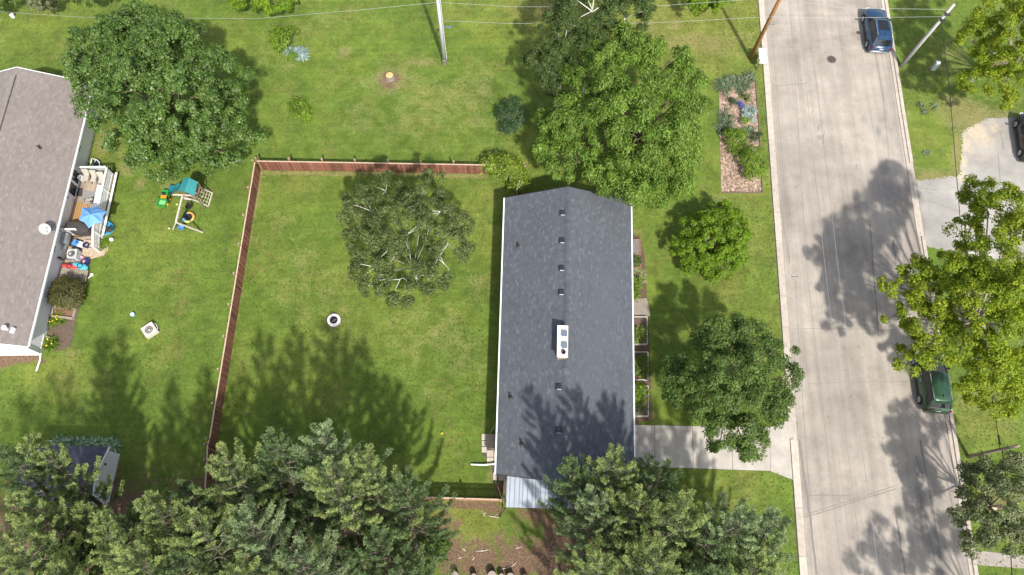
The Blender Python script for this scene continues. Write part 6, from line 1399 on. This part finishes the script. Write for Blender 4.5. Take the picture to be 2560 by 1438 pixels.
# trees cut by the top edge
def topper(label, lobes, m_, seed, size=.18, **kw):
    b = G(lobes[0][0], lobes[0][1] + 25); return broad_tree('young_tree', label, b, lobes, m_, M_BARKB, 1.05, .35, size, 1.3, .8, seed, trunk_r=.1, twig_frac=.05, **kw)
topper('bright young tree cut by the top edge left of the white grey pole', [(640, -12, 2.5, 45), (690, -10, 2.5, 45), (600, -8, 2.2, 30), (650, 15, 1.5, 14), (720, 0, 2, 25)], K_LIMEB, 201)
topper('bright young tree cut by the top edge near the brown pole', [(1765, -2, 2.6, 40), (1800, -12, 2.4, 40), (1735, -6, 2.2, 30), (1770, 18, 1.5, 18)], K_LIMEB, 202)
topper('pale silvery young tree cut by the top edge at the left', [(110, -2, 2.5, 28), (140, -4, 2.4, 24), (90, 0, 2, 18), (120, 15, 1.6, 12)], K_GREY, 203)
topper('dark bush cut by the upper left corner', [(5, -8, 2.2, 34), (-20, 0, 2, 30)], K_OLIVE, 204)
topper('dark young tree cut by the top edge above the glossy maple', [(240, -18, 2.5, 30), (210, -20, 2.4, 26)], K_OLIVE, 205)

# ------------------------------------------------------------------ white pines
K_PINE = [leaf_mat('pine_needle', (.055, .086, .028), (.105, .150, .055), (.19, .235, .10), .3, .5, .25, .9), leaf_mat('blue_pine_needle', (.050, .082, .036), (.095, .140, .066), (.175, .22, .12), .3, .5, .25, .9), leaf_mat('dark_pine_needle', (.036, .066, .024), (.070, .112, .044), (.125, .168, .076), .28, .5, .25, .9)]  # inner needles toned down like shaded gaps behind the paler tips
K_TIP = [leaf_mat('pine_sunlit_tip', (.15, .20, .062), (.28, .345, .120), (.46, .51, .225), .38, .5, .25, .9), leaf_mat('blue_pine_sunlit_tip', (.125, .185, .080), (.24, .315, .155), (.41, .475, .28), .38, .5, .25, .9), leaf_mat('dark_pine_sunlit_tip', (.072, .122, .042), (.135, .20, .078), (.235, .30, .14), .34, .5, .25, .9)]  # tip tones lifted so plumes look sunlit; light painted into the colour
M_PBARK = mat('pine_bark', (.095, .075, .06), .95, 0, .3, 5, bmp=.6)
M_PTWIG = mat('pine_twig', (.15, .125, .095), .9, 0, .2, 5)
def needles(A, Dr, ln, rng, per=16, r=.16, w=.028):
    """bottle-brush sprays: axis starts A, directions Dr (unit), lengths ln -> one thin triangle per needle bundle"""
    n = len(A); T = rng.random((n, per)) ** .8; d = np.repeat(Dr[:, None], per, 1)
    o = rng.normal(0, 1, (n, per, 3)); o -= d * np.sum(o * d, -1, keepdims=True); o = unit(o)
    root = A[:, None] + Dr[:, None] * (ln[:, None] * T)[..., None]
    out = unit(o * .8 + d * .7); L_ = r * rng.uniform(.7, 1.4, (n, per)) * (1.15 - .35 * T)
    tip = root + out * L_[..., None]; sd = unit(np.cross(out, np.array([.2, -.5, 1.0]) + rng.normal(0, .45, (n, per, 3)))) * w * .5      # bundles spread flat towards the light
    mid = root + out * (L_ * .3)[..., None]
    return np.stack([mid - sd, tip, mid + sd], 2).reshape(-1, 3, 3)
def pine(label, toppx, z, R_, leafm, seed, lean=(-.02, .36), trunk_show=False, per=24):
    """white pine: a leaning cone of upswept feathery boughs, each with side twigs like a herringbone"""
    rng = np.random.default_rng(seed); top = np.array(G(*toppx, z)); lean = (lean[0] + rng.normal(0, .035), lean[1] + rng.normal(0, .03)) if not trunk_show else lean
    base = np.array([top[0] - lean[0] * z, top[1] - lean[1] * z, 0.0])
    t = thing('pine_tree', label, 'pine tree', Vector(base), 0, 'white pines along the lower edge')
    ax = lambda h: base + (top - base) * h
    axis = unit(top - base); MB().tube([Vector(ax(0)), Vector(ax(.35)), Vector(ax(.7)), Vector(ax(.97))], [.2, .14, .06, .01], 8).build('trunk', M_PBARK if not trunk_show else M_PTWIG, t, smooth=True)
    A, Dr, Ln, Tp = [], [], [], []; br = MB(); h0 = .50 if trunk_show else .26; nb = 34 if trunk_show else 46
    e1 = unit(np.cross(axis, [0, 1.0, 0])); e2 = np.cross(axis, e1)
    for i in range(nb):
        f_ = (i + rng.random()) / nb; f_ = f_ ** .9; h = h0 + (.97 - h0) * f_; az = i * 2.39996 + rng.uniform(-.5, .5)
        rad = e1 * math.cos(az) + e2 * math.sin(az); L_ = R_ * 1.1 * ((1 - f_) ** .7 * 1.05 + .16) * rng.uniform(.6, 1.25)
        s = ax(h); d0 = unit(rad * .95 + axis * .25); d1 = unit(rad * .55 + axis * .85 + rng.normal(0, .10, 3))
        pts = [s, s + d0 * L_ * .38, s + d0 * L_ * .38 + unit(d0 + d1) * L_ * .34, s + d0 * L_ * .38 + unit(d0 + d1) * L_ * .34 + d1 * L_ * .42]
        rb = .010 + .007 * L_; br.tube([Vector(q) for q in pts], [rb * 1.5, rb * 1.1, rb * .7, .004], 4, False)
        m = int(8 + 13 * L_); tw = unit(np.cross(d0, axis))
        for q in range(m):
            f = .22 + .78 * (q + rng.random()) / m; j = min(2, int(f * 3)); u = f * 3 - j; p = pts[j] + (pts[j + 1] - pts[j]) * u; tang = unit(pts[j + 1] - pts[j]); sd = tw * (1 if q % 2 else -1)
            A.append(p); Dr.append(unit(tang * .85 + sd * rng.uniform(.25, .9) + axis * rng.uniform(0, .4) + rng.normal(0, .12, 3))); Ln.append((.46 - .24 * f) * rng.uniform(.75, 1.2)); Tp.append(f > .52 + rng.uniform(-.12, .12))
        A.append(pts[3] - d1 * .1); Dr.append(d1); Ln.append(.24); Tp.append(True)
    for k in range(34): A.append(ax(.62 + .38 * k / 34)); Dr.append(unit(axis + rng.normal(0, .5, 3))); Ln.append(.42 - .008 * k); Tp.append(k > 24)
    A, Dr, Ln, Tp = np.array(A), np.array(Dr), np.array(Ln), np.array(Tp); per = int(per * (.4 if top[0] < -25.6 or toppx[1] > 1500 else .82))
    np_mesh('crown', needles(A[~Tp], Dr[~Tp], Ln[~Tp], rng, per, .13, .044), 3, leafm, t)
    np_mesh('sunlit_tips', needles(A[Tp], Dr[Tp], Ln[Tp], rng, per, .12, .042), 3, K_TIP[K_PINE.index(leafm)], t)
    tag(br.build('branches', M_PTWIG, t), kind='stuff')
    return t
PINES = [
    ('pine at the far left beyond the lower left photo edge, farthest out', (-400, 1434), 14, 3.2, 2), ('pine at the far left beyond the lower left photo edge, just below the corner', (-300, 1500), 14, 3.2, 2), ('pine at the far left beyond the lower left photo edge, nearer the corner', (-180, 1440), 13.5, 3.0, 2), ('pine at the far left beyond the lower left photo edge, nearer the shed', (-230, 1320), 13.5, 3.0, 2),  # label, top pixel, height, crown radius, needle
    ('pine at the left edge with its tip nearest the garden shed corner', (60, 1095), 12, 1.5, 0), ('dark pine at the very left edge beside the shed roof', (8, 1130), 12, 2.0, 2), ('pine between the left edge and the shed with feathery pale boughs', (30, 1240), 12, 1.8, 0), ('pine whose blunt sunny tip crosses the front of the shed roof', (190, 1262), 8.5, 1.0, 0),
    ('pine right of the shed with a forked sunny top', (360, 1240), 12, 1.7, 0), ('low dark pine between the shed and the left fence', (445, 1225), 9, 2.2, 2), ('sunny pine standing over the end of the left fence', (555, 1135), 12.5, 2.6, 0), ('dark pine standing in front of the lawn shade left of the blue pine', (685, 1095), 12, 2.3, 2),
    ('blue green pine reaching farthest up into the yard', (800, 1080), 13, 2.7, 1), ('pine with a lone sunny tuft right of the blue green pine', (915, 1140), 12, 2.0, 0), ('tall pine with sunlit layered branches in the middle of the left group', (820, 1165), 13, 2.7, 0), ('dark round topped pine at the right end of the left group', (1010, 1215), 9.5, 2.7, 2),
    ('pine with bare twiggy boughs below the fence end', (470, 1300), 12, 2.6, 0), ('pale pine filling the bottom left of the left group', (10, 1340), 12, 2.7, 0), ('pine just below the shed wall with two sunny prongs', (235, 1300), 12, 1.7, 0), ('pine at the bottom left of centre with drooping boughs', (320, 1390), 12.5, 2.5, 0),
    ('pine at the bottom between two twiggy pines', (620, 1290), 13, 2.7, 1), ('sunny pine at the bottom middle of the left group', (590, 1420), 12, 2.6, 0), ('blue green pine at the bottom of the left group', (740, 1380), 12.5, 2.8, 1), ('dark low pine at the bottom beside the undergrowth', (940, 1350), 9, 2.8, 2), ('dark pine behind the bottom undergrowth', (1000, 1420), 8, 2.3, 2), ('pale pine cut by the bottom left corner', (110, 1440), 11, 2.6, 0), ('dark pine between the sunny fence pine and the bottom row', (430, 1400), 11, 2.3, 2),
    ('small dark pine low between the fence end and the blue green pine', (610, 1200), 8, 2.2, 2), ('small dark pine low in the middle of the left group', (760, 1250), 8, 2.4, 2), ('small dark pine low below the shed', (300, 1310), 8, 2.3, 2), ('small dark pine low at the bottom left', (130, 1370), 8, 2.4, 2), ('small dark pine low at the bottom of the left group', (520, 1390), 8, 2.4, 2), ('small dark pine at the lower centre of the left group', (840, 1400), 8, 2.3, 2), ('small dark pine low in the right group', (1580, 1320), 8, 2.3, 2), ('small dark pine low on the right flank', (1720, 1380), 8, 2.3, 2),
    ('pine below the bottom photo edge whose shade falls on the clearing', (1566, 1778), 10, 2.9, 2), ('pine below the bottom photo edge standing right of the one shading the clearing', (1640, 1880), 10, 2.9, 2),
    ('pine with the sunlit tip beside the slim one over the house roof', (1545, 1150), 10.5, 2.3, 0), ('dark pine covering the lower right corner of the grey roof', (1650, 1175), 10, 2.4, 2), ('blue green pine in front of the lean-to', (1490, 1240), 10.5, 2.3, 1), ('sunny pine in the heart of the right group', (1600, 1240), 11, 2.6, 0), ('pine on the right flank of the right group with a long sunny bough', (1720, 1270), 12.5, 2.6, 0),
    ('pine at the bottom left of the right group', (1500, 1400), 12, 2.3, 0), ('large sunny pine at the bottom of the right group', (1650, 1380), 12.5, 2.9, 0), ('dark pine behind the sunny right flank', (1780, 1330), 10, 2.4, 2), ('pine at the bottom between the right group and the pale star topped pine', (1790, 1440), 11, 2.4, 2), ('pine with a pale star of bare branches at its top beside the street', (1862, 1290), 11, 2.6, 1), ('grey green pine nearest the street kerb', (1945, 1290), 10, 1.9, 1), ('low pine at the bottom beside the street kerb', (1915, 1400), 9, 2.3, 0)]
for i, (lab, tp, z, r_, k) in enumerate(PINES): pine(lab, tp, z, r_, K_PINE[k], 300 + i)
pine('slim pine with a long bare trunk leaning over the white lean-to roof', (1420, 1150), 10.5, 1.5, K_PINE[2], 340, lean=(-.175, .455), trunk_show=True)

# cut logs and fallen sticks in the clearing
M_LOGB = mat('log_bark', (.17, .13, .11), .95, 0, .3, 5, bmp=.5); M_LOGE = mat('weathered_cut', (.31, .26, .22), .85, 0, .2, 8)
for i, (px, py, r_, lab) in enumerate([(1138, 1436, .22, 'split log with dark end at the left of the log row'), (1185, 1440, .2, 'short log end left of the largest log'), (1230, 1437, .28, 'largest pale log end in the row at the bottom edge'), (1254, 1440, .2, 'thin log just right of the largest log'), (1276, 1441, .26, 'tan log end right of the thin log'), (1312, 1443, .2, 'last log on the right of the row')]):
    p = G(px, py, .3); t = thing('cut_log', lab, 'log', (p.x, p.y, 0), 0, 'cut logs along the bottom edge')
    MB().tube([(0, .0, .02), (0, -.05, .52)], r_, 14, False).build('bark', M_LOGB, t, True); MB().lathe((0, -.05, .52), [(r_, 0), (r_ * .5, .012), (.001, .015)], 14).build('cut_end', M_LOGE, t, True)
M_STICK = mat('dry_stick', (.52, .46, .36), .85, 0, .2, 5)
STK = [((1190, 1378), (1222, 1374), 'pale straight stick lying in the middle of the clearing'), ((1156, 1370), (1164, 1378), 'small bent stick left of the pale straight stick'), ((1145, 1396), (1156, 1394), 'short V shaped stick in the lower clearing'), ((1222, 1290), (1248, 1294), 'yellowish stick below the corner of the lean-to'), ((1210, 1292), (1216, 1282), 'short stick beside the yellowish one'), ((1250, 1424), (1278, 1416), 'long tan branch at the bottom of the clearing'), ((1290, 1372), (1304, 1366), 'dull stick in the shaded side of the clearing'), ((1180, 1400), (1186, 1392), 'wood chip lying above the row of logs'), ((1280, 1416), (1292, 1404), 'thin branch above the right end of the log row')]
rs = random.Random(77)
for a, b, lab in STK:
    A_, B_ = G(*a, .04), G(*b, .05); m_ = A_.lerp(B_, .5) + Vector((rs.uniform(-.08, .08), rs.uniform(-.08, .08), .01)); t = thing('fallen_stick', lab, 'stick', (A_.x, A_.y, 0)); MB().tube([A_, m_, B_], [.022, .03, .016], 5).tube([m_, m_ + Vector((rs.uniform(-.25, .25), .2, .05))], [.014, .006], 4).build('stem', M_STICK, t)
# wood chips scattered over the clearing: nobody could count them
rng = np.random.default_rng(5); n = 800
c0, c1 = G(1050, 1330), G(1450, 1436)
C = np.stack([rng.uniform(c0.x, c1.x + .5, n), rng.uniform(c1.y - .5, c0.y, n), rng.uniform(.01, .04, n)], 1)
Vq = leaf_quads(C, np.tile([0, 0, 1.0], (n, 1)), .10, rng, aspect=.28, jit=.35)
o = np_mesh('wood_chips', Vq, 4, leaf_mat('wood_chip', (.07, .045, .03), (.20, .13, .085), (.48, .36, .26), .0, .9, .1)); tag(o, 'pale and brown wood chips littering the cleared ground', None, None, 'stuff')
# tufts of taller grass that give the lawn its nap
n = 120000
TX = rng.uniform(-46, 45, n); TY = rng.uniform(-2, 50, n)
ok = ~((TX > RL(TY) - .6) & (TX < RL(TY) + RW + .6)) & ~((TX > -.3) & (TX < 8) & (TY > 3) & (TY < 24.8)) & ~((TX > 8) & (TX < 20) & (TY > 6.2) & (TY < 10.4))
ok &= ~((TX > -2.3) & (TX < .4) & (TY > 4.3) & (TY < 8.4))
ok &= ~((TX > 8) & (TX < 10.6) & (TY > 9) & (TY < 22.8)) & ~((TX < -30.5) & (TY > 12) & (TY < 27)) & ~((TX > 31.2) & (TY > 22.0) & (TY < 36)) & ~((TX > 15.2) & (TX < 19.5) & (TY > 27) & (TY < 38.5))
dd_ = blobs(TX, TY, DIRT); ok &= rng.random(n) > dd_ * 1.2
C = np.stack([TX, TY, rng.uniform(.02, .07, n)], 1)[ok]
ang = rng.uniform(0, 6.283, len(C)); up = np.stack([np.cos(ang) * .9, np.sin(ang) * .9, np.full(len(C), .55)], 1)
Vq = leaf_quads(C, np.tile([0, 0, 1.0], (len(C), 1)), .13, rng, aspect=.35, jit=.9, axis=up, axj=.3)
o = np_mesh('grass', Vq, 4, leaf_mat('grass_tuft', (.070, .105, .022), (.115, .155, .032), (.20, .215, .06), .25, .7, .15, .3)); tag(o, 'short grass tufts of the mown lawns', None, None, 'stuff')
